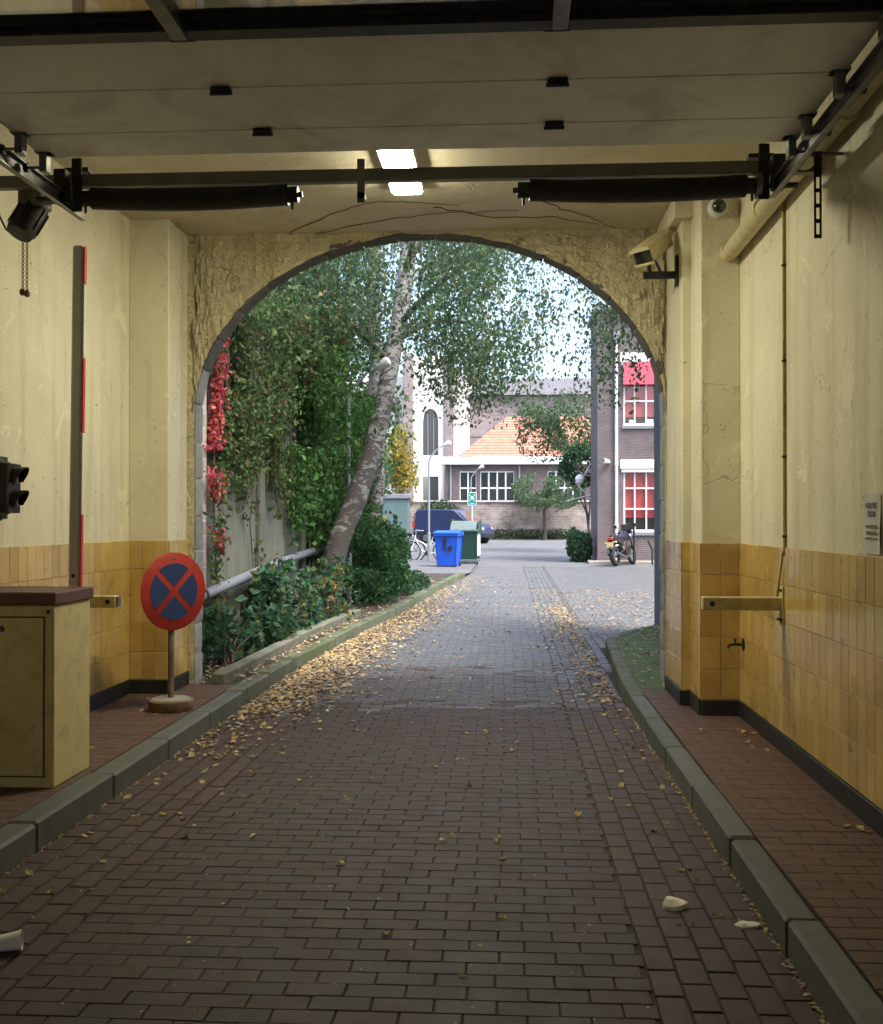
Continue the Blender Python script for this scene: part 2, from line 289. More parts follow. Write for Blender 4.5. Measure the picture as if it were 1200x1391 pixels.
# ------------------------------------------------------------------ mesh helpers
class MB:
    def __init__(s): s.v = []; s.f = []
    def add(s, vs, fs):
        o = len(s.v); s.v += [tuple(v) for v in vs]; s.f += [tuple(i+o for i in f) for f in fs]; return s
    def box(s, x0, x1, y0, y1, z0, z1, c=0.0, M4=None):
        """box, chamfered by c on all edges"""
        if c <= 0:
            vs = [(x, y, z) for x in (x0, x1) for y in (y0, y1) for z in (z0, z1)]
            fs = [(0,1,3,2), (4,6,7,5), (0,4,5,1), (2,3,7,6), (0,2,6,4), (1,5,7,3)]
        else:
            X, Yv, Z = (x0, x1), (y0, y1), (z0, z1); vs = []; idx = {}
            for i in (0, 1):
                for j in (0, 1):
                    for k in (0, 1):
                        cx, cy, cz = c*(1-2*i), c*(1-2*j), c*(1-2*k)
                        for a, d in enumerate(((0, cy, cz), (cx, 0, cz), (cx, cy, 0))):
                            idx[i, j, k, a] = len(vs); vs.append((X[i]+d[0], Yv[j]+d[1], Z[k]+d[2]))
            fs = []
            I = lambda *q: idx[q]
            for i in (0, 1): fs.append((I(i,0,0,0), I(i,1,0,0), I(i,1,1,0), I(i,0,1,0)))
            for j in (0, 1): fs.append((I(0,j,0,1), I(1,j,0,1), I(1,j,1,1), I(0,j,1,1)))
            for k in (0, 1): fs.append((I(0,0,k,2), I(1,0,k,2), I(1,1,k,2), I(0,1,k,2)))
            for j in (0, 1):
                for k in (0, 1): fs.append((I(0,j,k,1), I(1,j,k,1), I(1,j,k,2), I(0,j,k,2)))
            for i in (0, 1):
                for k in (0, 1): fs.append((I(i,0,k,0), I(i,1,k,0), I(i,1,k,2), I(i,0,k,2)))
                for j in (0, 1): fs.append((I(i,j,0,0), I(i,j,1,0), I(i,j,1,1), I(i,j,0,1)))
            for i in (0, 1):
                for j in (0, 1):
                    for k in (0, 1): fs.append((I(i,j,k,0), I(i,j,k,1), I(i,j,k,2)))
        if M4 is not None: vs = [M4 @ Vector(v) for v in vs]
        return s.add(vs, fs)
    def tube(s, pts, r, n=10, cap=True):
        pts = [Vector(p) for p in pts]; rs = r if hasattr(r, '__len__') else [r]*len(pts)
        prev = None; rings = []
        for i, p in enumerate(pts):
            d = (pts[min(i+1, len(pts)-1)] - pts[max(i-1, 0)]).normalized()
            if prev is None: u = d.orthogonal().normalized()
            else: u = (prev - d*prev.dot(d)).normalized()
            w = d.cross(u); prev = u
            rings.append([p + (u*math.cos(2*math.pi*k/n) + w*math.sin(2*math.pi*k/n))*rs[i] for k in range(n)])
        vs = [v for q in rings for v in q]; fs = []
        for i in range(len(pts)-1):
            for k in range(n): fs.append((i*n+k, i*n+(k+1) % n, (i+1)*n+(k+1) % n, (i+1)*n+k))
        if cap: fs.append(tuple(range(n))[::-1]); fs.append(tuple((len(pts)-1)*n+k for k in range(n)))
        return s.add(vs, fs)
    def lathe(s, prof, n=20, M4=None):
        vs = [(r*math.cos(2*math.pi*k/n), r*math.sin(2*math.pi*k/n), z) for r, z in prof for k in range(n)]
        if M4 is not None: vs = [M4 @ Vector(v) for v in vs]
        fs = [(i*n+k, i*n+(k+1) % n, (i+1)*n+(k+1) % n, (i+1)*n+k) for i in range(len(prof)-1) for k in range(n)]
        fs.append(tuple(range(n))[::-1]); fs.append(tuple((len(prof)-1)*n+k for k in range(n)))
        return s.add(vs, fs)
    def torus(s, c, ax, Rr, r, n=24, m=8):
        ax = Vector(ax).normalized(); u = ax.orthogonal().normalized(); w = ax.cross(u); c = Vector(c); vs = []
        for i in range(n):
            a = 2*math.pi*i/n; d = u*math.cos(a)+w*math.sin(a)
            for k in range(m):
                b = 2*math.pi*k/m; vs.append(c + d*(Rr+r*math.cos(b)) + ax*(r*math.sin(b)))
        fs = [(i*m+k, i*m+(k+1) % m, ((i+1) % n)*m+(k+1) % m, ((i+1) % n)*m+k) for i in range(n) for k in range(m)]
        return s.add(vs, fs)
    def prism(s, poly, a0, a1, ax='y', inset=0.0):
        """poly (u,v) extruded along an axis; inset narrows both end faces a little to round the edge"""
        n = len(poly)
        def P(u, v, w): return (u, w, v) if ax == 'y' else ((w, u, v) if ax == 'x' else (u, v, w))
        cu = sum(p[0] for p in poly)/n; cv = sum(p[1] for p in poly)/n
        def ins(p):
            d = math.hypot(p[0]-cu, p[1]-cv) or 1; k = 1-inset/d; return (cu+(p[0]-cu)*k, cv+(p[1]-cv)*k)
        if inset:
            q = [ins(p) for p in poly]
            vs = [P(*p, a0) for p in q]+[P(*p, a0+inset) for p in poly]+[P(*p, a1-inset) for p in poly]+[P(*p, a1) for p in q]; L = 4
        else: vs = [P(*p, a0) for p in poly]+[P(*p, a1) for p in poly]; L = 2
        fs = [tuple(range(n))[::-1], tuple((L-1)*n+k for k in range(n))]
        for j in range(L-1): fs += [(j*n+k, j*n+(k+1) % n, (j+1)*n+(k+1) % n, (j+1)*n+k) for k in range(n)]
        return s.add(vs, fs)
    def mesh(s, name, mat, smooth=False):
        me = bpy.data.meshes.new(name); me.from_pydata(s.v, [], s.f); me.materials.append(mat)
        import bmesh
        b = bmesh.new(); b.from_mesh(me); bmesh.ops.recalc_face_normals(b, faces=b.faces); b.to_mesh(me); b.free()
        if smooth:
            me.polygons.foreach_set('use_smooth', [True]*len(me.polygons))
            try: me.set_sharp_from_angle(angle=R(38))
            except Exception: pass
        return me
    def build(s, name, mat, parent=None, smooth=False):
        return link(name, s.mesh(name, M[mat] if isinstance(mat, str) else mat, smooth), parent)
def link(name, me, parent=None):
    o = bpy.data.objects.new(name, me); C.objects.link(o)
    if parent is not None: o.parent = parent
    return o
def tag(o, label=None, cat=None, group=None, kind=None):
    if label: o['label'] = label
    if cat: o['category'] = cat
    if group: o['group'] = group
    if kind: o['kind'] = kind
    return o
def thing(name, label, cat, loc=(0, 0, 0), rz=0.0, group=None):
    o = bpy.data.objects.new(name, None); o.empty_display_size = 0.1; C.objects.link(o)
    o.location = loc; o.rotation_euler = (0, 0, rz); return tag(o, label, cat, group)
def struct(o): o['kind'] = 'structure'; return o
def np_mesh(name, V, F, mat, col=None, rnd=None):
    V = np.asarray(V, dtype=np.float32); F = np.asarray(F, dtype=np.int32); k = F.shape[1]
    me = bpy.data.meshes.new(name); me.vertices.add(len(V)); me.vertices.foreach_set('co', V.ravel())
    me.loops.add(F.size); me.loops.foreach_set('vertex_index', F.ravel())
    me.polygons.add(len(F)); me.polygons.foreach_set('loop_start', np.arange(0, F.size, k, dtype=np.int32))
    me.update(calc_edges=True); me.materials.append(mat)
    if col is not None:
        at = me.attributes.new('col', 'FLOAT_COLOR', 'POINT')
        at.data.foreach_set('color', np.concatenate([col, np.ones((len(col), 1))], 1).astype(np.float32).ravel())
    if rnd is not None:
        at = me.attributes.new('rnd', 'FLOAT', 'POINT'); at.data.foreach_set('value', np.asarray(rnd, dtype=np.float32))
    me.polygons.foreach_set('use_smooth', [False]*len(me.polygons)); me.validate(); return me
def unit(v): return v/np.maximum(np.linalg.norm(v, axis=1, keepdims=True), 1e-6)
def leaves_mesh(name, P, size, cols, droop=0.5, flat=False, mat='leaf', aspect=0.62, szvar=0.42):
    """one folded leaf blade per point"""
    P = np.asarray(P, dtype=float); n = len(P)
    T = rng.normal(size=(n, 3)); N = rng.normal(size=(n, 3))
    if flat: N = N*0.22 + np.array([0, 0, 1]); T[:, 2] *= 0.15
    else: T[:, 2] -= droop*1.6; N[:, 2] += 0.5
    T = unit(T); B = unit(np.cross(N, T)); N = np.cross(T, B)
    L = size*(1+szvar*rng.normal(size=(n, 1))).clip(0.4, 2)
    W = L*aspect
    a = P-T*L*0.5; b = P+B*W*0.5+N*L*0.09; c = P+T*L*0.5; d = P-B*W*0.5+N*L*0.09
    V = np.stack([a, b, c, d], 1).reshape(-1, 3)
    i = np.arange(n)*4
    F = np.concatenate([np.stack([i, i+1, i+2], 1), np.stack([i, i+2, i+3], 1)])
    cols = np.asarray(cols); pick = cols[rng.integers(0, len(cols), n)]*(1+0.16*rng.normal(size=(n, 1))).clip(0.5, 1.5)
    return np_mesh(name, V, F, M[mat], np.repeat(pick, 4, 0))
def zg(y):
    return 0.0 if y < 9 else 0.0075*(min(y, 75)-9)
def vnoise(P, s, off=0.0):
    return np.array([noise.noise(Vector((p[0]*s+off, p[1]*s-off, p[2]*s+2*off))) for p in P])

# ------------------------------------------------------------------ ground and paving
ys = [-40, 0, 9, 75, 400, 1500]; mb = MB()
for i in range(len(ys)-1):
    for (xa, xb) in ((-900, 900),):
        z0, z1 = zg(ys[i])-0.022, zg(ys[i+1])-0.022
        mb.add([(xa, ys[i], z0), (xb, ys[i], z0), (xb, ys[i+1], z1), (xa, ys[i+1], z1)], [(0, 1, 2, 3)])
struct(mb.build('ground', 'ground'))
LW, RW = -3.2, 1.74          # passage wall faces
KL0, KR0 = -2.27, 1.02       # road edges at the kerbs
KL = [(-2.27, -6), (-2.27, 9.2), (-2.26, 10.7), (-2.09, 13.7), (-1.78, 17.2), (-1.44, 23.2), (-1.10, 27.4)]
KR = [(1.02, -6), (1.02, 9.3), (1.09, 11.2), (1.19, 13.3), (1.26, 13.5), (2.3, 15.2)]
def interp(path, y):
    for (x0, y0), (x1, y1) in zip(path, path[1:]):
        if y <= y1: return x0+(x1-x0)*(y-y0)/(y1-y0)
    return path[-1][0]
def ribbon(name, mat, xa, xb, y0, y1, z, step=1.0, parent=None):
    m = MB(); n = max(1, int((y1-y0)/step)); pv = None
    for i in range(n+1):
        y = y0+(y1-y0)*i/n; A, B = (xa(y), y, zg(y)+z), (xb(y), y, zg(y)+z)
        if pv: m.add([pv[0], pv[1], B, A], [(0, 1, 2, 3)])
        pv = (A, B)
    return m.build(name, mat, parent)
road = struct(ribbon('road', 'joint', lambda y: interp(KL, y)-0.02, lambda y: KR0+0.02 if y < 9.3 else (max(1.06, interp(KR, y)+0.03) if y < 15.2 else 1.06), -6, 33.05, -0.005))
# unit paving brick: chamfered top, open underneath
def brick_vf(l, w, h=0.05, c=0.006):
    v = []
    for z, k in ((-h, 0), (-c, 0), (0, c)):
        v += [(-l/2+k, -w/2+k, z), (l/2-k, -w/2+k, z), (l/2-k, w/2-k, z), (-l/2+k, w/2-k, z)]
    f = [(8, 9, 10, 11)]
    for j in (0, 4): f += [(j+k, j+(k+1) % 4, j+4+(k+1) % 4, j+4+k) for k in range(4)]
    return np.array(v), np.array(f)
BV, BF = brick_vf(0.2015, 0.0975, 0.05, 0.0028)
brick_me = {}
def brick_mesh(mat):
    if mat not in brick_me: brick_me[mat] = np_mesh('paving_brick', BV, BF, M[mat])
    return brick_me[mat]
def half(l): return l
def lay(parent, mat, items, n_parts, stuff_name, near):
    """items: (x, y, z, rot, lenscale). The n_parts nearest to the camera that are in view become parts, the rest one stuff mesh"""
    def sink(q):      # gentle hollows and wandering courses
        x, y, z = q[:3]; return (x+0.004*noise.noise(Vector((y*2.1, x*1.3, 1))), y+0.007*noise.noise(Vector((x*1.6, y*0.6, 5))), z+0.005*noise.noise(Vector((x*1.3, y*1.1, 9)))+0.0006, q[3], q[4])
    items = [sink(q) for q in sorted(items, key=lambda q: near(q))]
    for (x, y, z, r, s) in items[:n_parts]:
        o = link('paving_brick', brick_mesh(mat), parent)
        o.location = (x, y, z+random.uniform(-0.0012, 0.0012)); o.rotation_euler = (random.gauss(0, 0.0025), random.gauss(0, 0.0025), r+random.gauss(0, 0.008)); o.scale = (s, 1, 1)
    rest = np.array(items[n_parts:])
    if len(rest):
        n = len(rest); r = rest[:, 3]+rng.normal(0, 0.008, n)
        L = BV[None]*np.stack([rest[:, 4], np.ones(n), np.ones(n)], 1)[:, None, :]
        x = L[..., 0]*np.cos(r)[:, None]-L[..., 1]*np.sin(r)[:, None]; y = L[..., 0]*np.sin(r)[:, None]+L[..., 1]*np.cos(r)[:, None]
        tl = rng.normal(0, 0.003, (n, 2))
        z = L[..., 2]+tl[:, :1]*x+tl[:, 1:]*y+rng.uniform(-0.0012, 0.0012, (n, 1))
        V = np.stack([x+rest[:, :1], y+rest[:, 1:2], z+rest[:, 2:3]], -1).reshape(-1, 3)
        F = (BF[None]+(np.arange(n)*len(BV))[:, None, None]).reshape(-1, 4)
        o = link(stuff_name, np_mesh(stuff_name, V, F, M[mat], rnd=np.repeat(rng.random(n), len(BV))), parent); o['kind'] = 'stuff'
items = []; far_items = []
SL, SR = -1.69, 0.49
y = -0.5; row = 0
while y < 33:
    xl = interp(KL, y); left = max(xl+0.005, SL) if xl > SL else SL
    off = (0.105 if row % 2 else 0.0)+random.uniform(-0.012, 0.012)
    x = left-off
    zz = zg(y)
    while x < SR-0.02:
        a_, b_ = max(x, left), min(x+0.205, SR)
        if b_-a_ > 0.05: items.append(((a_+b_)/2, y, zz, 0.0, (b_-a_-0.004)/0.2015))
        x += 0.2065
    y += 0.1005; row += 1
for side, (xa, xb) in (('L', (KL0, SL)), ('R', (SR, KR0))):
    n = 5; w = (xb-xa)/n
    for k in range(n):
        y = -0.5+0.1*(k % 2)
        while y < 32.8:
            xc = xa+(k+0.5)*w
            if xc-0.05 > interp(KL, y): items.append((xc, y+0.1, zg(y+0.1), math.pi/2, 0.985))
            y += 0.207
# bricks filling the flare beside the mossy corner
for k in range(12):
    xc = KR0+(k+0.5)*0.106; y = 9.4+0.1*(k % 2)
    while y < 15.2:
        if xc+0.05 < interp(KR, y+0.1)+0.03 and (xc < 1.06 or y > 9.6): items.append((xc, y+0.1, zg(y+0.1), math.pi/2, 0.985))
        y += 0.207
inview = lambda q: (abs(q[0]+0.062*q[1]) < 0.45*q[1]+0.1 and q[1] > 3.15)
out = lambda q: q[1] > 8.7 + 3.2*random.random()
outs = [q for q in items if out(q)]; outset = set(outs); ins = [q for q in items if q not in outset]
gut = [q for q in ins if q[3] > 1]; ins = [q for q in ins if q[3] <= 1]
mids = [q for q in items if 8.9+0.7*random.random() < q[1] < 10.4+1.6*random.random()]; mset = set(mids)
outs = [q for q in outs if q not in mset]; ins = [q for q in ins if q not in mset]; gut = [q for q in gut if q not in mset]
lay(road, 'mid_brick', mids, 0, 'paving_bricks', lambda q: q[1])
lay(road, 'gutter_brick', gut, 110, 'paving_bricks', lambda q: (0 if inview(q) else 1000)+math.hypot(q[0], q[1]))
lay(road, 'road_brick', ins, 190, 'paving_bricks', lambda q: (0 if inview(q) else 1000)+math.hypot(q[0], q[1]))
lay(road, 'court_brick', outs, 0, 'paving_bricks', lambda q: q[1])
# far court beyond the mossy corner
cb = []
y = 15.35; row = 0
while y < 33:
    x = 1.022+(0.105 if row % 2 else 0)
    while x < 7:
        cb.append((x+0.1, y, zg(y), 0, 1)); x += 0.2065
    y += 0.1005; row += 1
court = struct(ribbon('courtyard_paving', 'joint', lambda y: 1.0, lambda y: 7.2, 15.2, 33.05, -0.0055))
lay(court, 'court_brick', cb, 0, 'paving_bricks', lambda q: q[1])
far_pave = struct(ribbon('far_paving', 'ground', lambda y: -9, lambda y: 14, 33.05, 64, -0.004, 4))

# kerbs, stone by stone
def kerb(name, path, width, side, seglen, mats, y_from, y_to, h=0.14):
    k = struct(bpy.data.objects.new(name, None)); C.objects.link(k)
    pts = []
    for (x0, y0), (x1, y1) in zip(path, path[1:]):
        n = max(1, int(math.hypot(x1-x0, y1-y0)/0.05))
        pts += [(x0+(x1-x0)*i/n, y0+(y1-y0)*i/n) for i in range(n)]
    pts.append(path[-1]); pts = [p for p in pts if y_from <= p[1] <= y_to]
    acc = 0; start = 0
    for i in range(1, len(pts)):
        acc += math.hypot(pts[i][0]-pts[i-1][0], pts[i][1]-pts[i-1][1])
        if acc >= seglen or i == len(pts)-1:
            (x0, y0), (x1, y1) = pts[start], pts[i]; L = math.hypot(x1-x0, y1-y0)
            if L > 0.1:
                m = MB(); m.box(0, width*1.0, -L/2+0.004, L/2-0.004, -0.12, h, 0.014)
                ym = (y0+y1)/2
                o = m.build('kerb_stone', mats(ym), k)
                ang = math.atan2(y1-y0, x1-x0)-math.pi/2
                o.location = ((x0+x1)/2, ym, zg(ym)+random.uniform(-0.006, 0.006)); o.rotation_euler = (0.0075 if ym > 9 else 0, random.gauss(0, 0.008), ang+random.gauss(0, 0.004))
                if side < 0: o.rotation_euler[2] += math.pi
            start = i; acc = 0
    return k
kmat = lambda y: 'kerb' if y < 8.9 else 'mossy_kerb'
kerb('left_kerb', KL, 0.15, -1, 1.0, kmat, 1.0, 27.4)
kerb('right_kerb', KR, 0.125, 1, 0.98, kmat, 1.0, 16)
# walkways inside
def walkway(name, x0, x1, y0, y1, z, mat, yvis):
    b = struct(ribbon(name, 'joint', lambda y: x0, lambda y: x1, y0, y1, z-0.005))
    it = []; y = y0+0.05; row = 0
    while y < y1-0.04:
        off = 0.105 if row % 2 else 0; x = x0-off
        while x < x1-0.03:
            a_, b_ = max(x, x0), min(x+0.205, x1)
            if b_-a_ > 0.04: it.append(((a_+b_)/2, y, z+0.0*y, 0, (b_-a_-0.004)/0.2015))
            x += 0.2065
        y += 0.1005; row += 1
    lay(b, mat, it, 290, 'paving_bricks', lambda q: (0 if q[1] > yvis else 1000)+q[1]); return b
walkway('right_walkway', KR0+0.127, RW, 0.0, 9.4, 0.138, 'red_brick', 3.6)
walkway('left_walkway', LW, KL0-0.152, 0.0, 9.4, 0.138, 'red_brick', 5.4)
# garden bed, mossy corner
struct(ribbon('garden_soil', 'soil', lambda y: -3.3, lambda y: interp(KL, y)-0.145, 9.4, 27.3, 0.11))
gp = struct(ribbon('gravel_corner', 'ground', lambda y: -9, lambda y: interp(KL, y)-0.1 if y < 27.4 else -1.0, 24.5, 37, 0.125 if False else 0.06, 2))
struct(ribbon('mossy_pavement', 'moss_pave', lambda y: interp(KR, y)+0.10, lambda y: 2.6, 9.4, 15.1, 0.132, 0.15))

# ------------------------------------------------------------------ the passage
TZ0, TZ1, ROWS = 0.258, 1.43, 5
CEIL = 4.15; AY = 9.38
tile_me = {}
def tile_mesh(w, h):
    k = (round(w, 3), round(h, 3))
    if k not in tile_me:
        tile_me[k] = MB().box(-w/2+0.0013, w/2-0.0013, -0.012, 0, -h/2+0.0013, h/2-0.0013, 0.0025).mesh('tile', M['tile'])
    return tile_me[k]
def tiles(parent, p0, p1, base=0.138):
    """clad the vertical face from p0 to p1 (outward normal to the right of p0->p1)"""
    p0, p1 = Vector((*p0, 0)), Vector((*p1, 0)); d = p1-p0; L = d.length; d.normalize(); n = max(1, round(L/0.128)); w = L/n
    ang = math.atan2(d.y, d.x); h = (TZ1-TZ0)/ROWS
    for i in range(n):
        for r in range(ROWS):
            o = link('tile', tile_mesh(w, h), parent); q = p0+d*(w*(i+0.5))
            o.location = (q.x, q.y, TZ0+h*(r+0.5)); o.rotation_euler = (random.gauss(0, 0.004), 0, ang+random.gauss(0, 0.004))
    nrm = Vector((d.y, -d.x, 0))
    m = MB().box(-L/2, L/2, -0.022, 0, base-0.02, TZ0-0.002, 0.004); o = m.build('skirting', 'skirting', parent); q = (p0+p1)/2
    o.location = (q.x, q.y, 0); o.rotation_euler = (0, 0, ang)
Y0 = -6.0
lw = MB().box(LW-0.4, LW, Y0, AY+0.3, -0.1, CEIL+0.3).build('passage_wall', 'plaster')
tag(lw, 'cream plaster wall above ochre tiles behind the barrier cabinet', 'wall')
MB().box(LW-0.4, -2.7, Y0-0.4, Y0, -0.1, CEIL+0.3).box(1.3, RW+0.4, Y0-0.4, Y0, -0.1, CEIL+0.3).box(-2.7, 1.3, Y0-0.4, Y0, 2.5, CEIL+0.3).build('unseen_end_wall', 'plaster', lw)  # added behind the camera, unseen; its opening is sized to control the light
tiles(lw, (LW, 5.5), (LW, 8.85))
pl = MB().box(LW, -2.86, 8.85, AY, 0.0, CEIL, 0.006).build('pilaster', 'plaster', lw)
tiles(pl, (LW+0.013, 8.85), (-2.86, 8.85)); tiles(pl, (-2.86, 8.85), (-2.86, AY))
rw = MB().box(RW, RW+0.4, Y0, AY+0.3, -0.1, CEIL+0.3).build('passage_wall', 'plaster')
tag(rw, 'cream plaster wall above ochre tiles carrying the yellow conduit and paper notice', 'wall')
tiles(rw, (RW, 8.12), (RW, 4.0))
p1 = MB().box(1.45, RW, 8.12, 8.56, 0.0, CEIL, 0.006).build('pilaster', 'plaster', rw)
tiles(p1, (1.45, 8.12), (RW-0.013, 8.12)); tiles(p1, (1.45, 8.56), (1.45, 8.12))
p2 = MB().box(1.38, RW, 8.56, AY, 0.0, CEIL, 0.006).build('pilaster', 'plaster', rw)
tiles(p2, (1.38, 8.56), (1.45, 8.56)); tiles(p2, (1.38, AY), (1.38, 8.56))
MB().box(1.30, RW, 8.45, AY, 3.98, CEIL-0.004, 0.008).build('capital', 'plaster', rw)
cl = MB().box(LW-0.3, RW+0.3, Y0-0.3, AY+0.28, CEIL, CEIL+0.3).build('ceiling', 'ceiling'); struct(cl)
# archway
AXC, AA, AB, AZS, OL, ORr = -0.7175, 2.0825, 1.598, 2.545, -2.80, 1.365
def az(x):
    q = (x-AXC)/AA; return AZS+AB*math.sqrt(max(0, 1-q*q))
m = MB(); nx, nz = 150, 22; V = []; xs = [OL+(ORr-OL)*(0.5-0.5*math.cos(math.pi*i/nx)) for i in range(nx+1)]
for x in xs:
    for j in range(nz+1):
        zb = az(x); zb -= 0.010+0.016*noise.noise(Vector((x*6, 0.3, 7))); z = zb+(CEIL+0.02-zb)*j/nz
        n1 = noise.fractal(Vector((x*5.5, 3.1, z*5.5)), 1.0, 2.0, 5); n2 = noise.noise(Vector((x*13, 9, z*13)))
        V.append((x, AY+0.030*n1+0.018*n2-(0.02 if abs(n2) < 0.08 else 0), z))
F = [(i*(nz+1)+j, (i+1)*(nz+1)+j, (i+1)*(nz+1)+j+1, i*(nz+1)+j+1) for i in range(nx) for j in range(nz)]
m.add(V, F)
# body of the wall behind the plaster skin
for i in range(0, nx, 3):
    xa, xb = xs[i], xs[i+3]; zb = max(az(xa), az(xb)) if False else min(az(xa), az(xb))+0.06
    m.add([(xa, AY+0.05, az(xa)+0.05), (xb, AY+0.05, az(xb)+0.05), (xb, AY+0.22, az(xb)+0.05), (xa, AY+0.22, az(xa)+0.05), (xa, AY+0.22, CEIL+0.6), (xb, AY+0.22, CEIL+0.6)], [(0, 1, 2, 3), (3, 2, 5, 4)])
m.box(LW-0.3, OL, AY+0.002, AY+0.22, -0.1, CEIL+0.6).box(ORr, RW+0.6, AY+0.002, AY+0.22, -0.1, CEIL+0.6)
m.box(OL, ORr, AY+0.06, AY+0.22, CEIL+0.001, CEIL+0.6)
arch = m.build('archway', 'rough_plaster', None, True)
tag(arch, 'wide elliptical archway of rough cream plaster opening onto the courtyard', 'archway')
# ring of grey stones lining the opening
path = [(OL, 0.10+i*0.02) for i in range(int((AZS-0.10)/0.02))]
path += [(AXC+AA*math.cos(t), AZS+AB*math.sin(t)) for t in np.linspace(math.pi, 0, 240)]
path += [(ORr, AZS-i*0.02) for i in range(1, int((AZS-0.10)/0.02))]
acc = 0; seg = [path[0]]; target = 0.30
for i in range(1, len(path)):
    acc += math.dist(path[i], path[i-1]); seg.append(path[i])
    if acc >= target or i == len(path)-1:
        if len(seg) > 3:
            keep = seg[::max(1, len(seg)//5)]
            if keep[-1] != seg[-1]: keep.append(seg[-1])
            j = random.uniform(-0.008, 0.008); vs = []; K = len(keep)
            for q, (x, z) in enumerate(keep):
                a0 = path[max(0, path.index((x, z))-1)]; a1 = path[min(len(path)-1, path.index((x, z))+1)]
                tx, tz = a1[0]-a0[0], a1[1]-a0[1]; l = math.hypot(tx, tz); tx /= l; tz /= l
                nx_, nz_ = -tz, tx                      # outward from the opening
                sh = 0.005 if q == 0 else (-0.005 if q == K-1 else 0)
                bx, bz = x+tx*sh, z+tz*sh
                ch = 0.006 if q in (0, K-1) else 0
                inn = 0.014+j*0.6-ch
                for (dn, yy) in ((-inn, AY+0.012+ch), (-inn, AY+0.235), (0.10, AY+0.235), (0.10, AY+0.028)):
                    vs.append((bx+nx_*dn, yy, bz+nz_*dn))
            fs = [(0, 1, 2, 3), tuple((K-1)*4+t for t in range(4))]
            for q in range(K-1): fs += [(q*4+t, q*4+(t+1) % 4, q*4+4+(t+1) % 4, q*4+4+t) for t in range(4)]
            MB().add(vs, fs).build('arch_stone', 'stone' if seg[0][1] < 2.75 else 'shaded_stone', arch)
        seg = [path[i]]; acc = 0; target = random.uniform(0.26, 0.34)

# ceiling lamp
lamp = thing('ceiling_lamp', 'lit white fluorescent ceiling lamp seen above and below the spring beam', 'lamp', (-0.757, 7.50, CEIL))
MB().box(-0.12, 0.12, -0.55, 0.55, -0.02, -0.001, 0.004).box(-0.12, -0.108, -0.55, 0.55, -0.065, -0.02).box(0.108, 0.12, -0.55, 0.55, -0.065, -0.02).box(-0.108, 0.108, -0.55, -0.535, -0.065, -0.02).box(-0.108, 0.108, 0.535, 0.55, -0.065, -0.02).build('housing', 'white_paint', lamp)
MB().box(-0.106, 0.106, -0.533, 0.533, -0.085, -0.024, 0.012).build('diffuser', 'lamp', lamp)

# ------------------------------------------------------------------ overhead door and its gear
DZ = 3.52
door = thing('sectional_door', 'grey white sectional overhead door lying open under the ceiling', 'garage door', (0, 0, DZ))
DL, DR = -2.45, 1.45
for (ya, yb) in ((5.165, 5.50), (4.655, 5.16), (4.135, 4.65)):
    m = MB().box(DL, DR, ya, yb, 0, 0.04, 0.005)
    m.build('panel', 'door_panel', door)
MB().box(DL, DR, 4.035, 4.13, -0.03, 0.045, 0.006).build('strut', 'dark_steel', door)
gl = MB().box(DL, DR, 4.0, 4.033, 0, 0.04, 0.003).box(DL, DR, 3.46, 3.50, 0, 0.04, 0.003).build('window_frame', 'dark_steel', door)
for x in (DL+0.03, -1.28, 0.20, DR-0.03): MB().box(x-0.03, x+0.03, 3.50, 4.09, -0.045, 0.038, 0.004).build('stile', 'galv', door)
for xa, xb in ((DL+0.06, -1.31), (-1.25, 0.17), (0.23, DR-0.06)): MB().box(xa, xb, 3.49, 4.01, 0.012, 0.02).build('pane', 'door_glass', door)
for ya, yb in ((2.95, 3.455), (2.44, 2.945)): MB().box(DL, DR, ya, yb, 0, 0.04, 0.005).build('panel', 'door_panel', door)
for (x, y_) in ((-1.27, 4.655), (0.217, 4.655), (-1.20, 5.163), (0.224, 5.163), (-1.28, 4.125), (0.19, 4.125)):
    MB().box(x-0.045, x+0.045, y_-0.028, y_+0.028, -0.022, 0.001, 0.006).tube([(x-0.05, y_, -0.024), (x+0.05, y_, -0.024)], 0.009, 8).build('hinge', 'black', door)
def roller(x, y_, s):
    m = MB().box(x-0.02, x+0.02, y_-0.03, y_+0.03, -0.10, 0.0, 0.004).box(x-0.04, x+0.04, y_-0.035, y_+0.035, 0.0, 0.012)
    m.tube([(x, y_, -0.07), (x+s*0.1, y_, -0.07)], 0.008, 8); m.build('roller_bracket', 'galv', door)
    MB().tube([(x+s*0.085, y_, -0.07), (x+s*0.11, y_, -0.07)], 0.024, 14).build('roller', 'black', door)
for y_ in (5.44, 5.16, 4.66, 4.1): roller(DR-0.03, y_, 1); roller(DL+0.03, y_, -1)
def track(label, x, s, yend, wallx):
    t = thing('door_track', label, 'rail', (x, 0, 3.44))
    m = MB()
    # C-shaped rail: web and two lips
    m.box(-0.004, 0.004, 2.2, yend, -0.042, 0.042).box(min(0, -s*0.03), max(0, -s*0.03), 2.2, yend, -0.042, -0.036).box(min(0, -s*0.03), max(0, -s*0.03), 2.2, yend, 0.036, 0.042)
    m.build('rail', 'galv', t)
    m = MB().box(min(s*0.006, s*0.045), max(s*0.006, s*0.045), 2.2, yend-0.12, 0.02, 0.065, 0.003); m.build('angle', 'dark_steel', t)
    return t
tl_ = track('steel door track on the left ending above the raised barrier boom', -2.555, -1, 6.25, LW)
tr_ = track('steel door track on the right running along the wall to the slotted hanger', 1.485, 1, 6.05, RW)
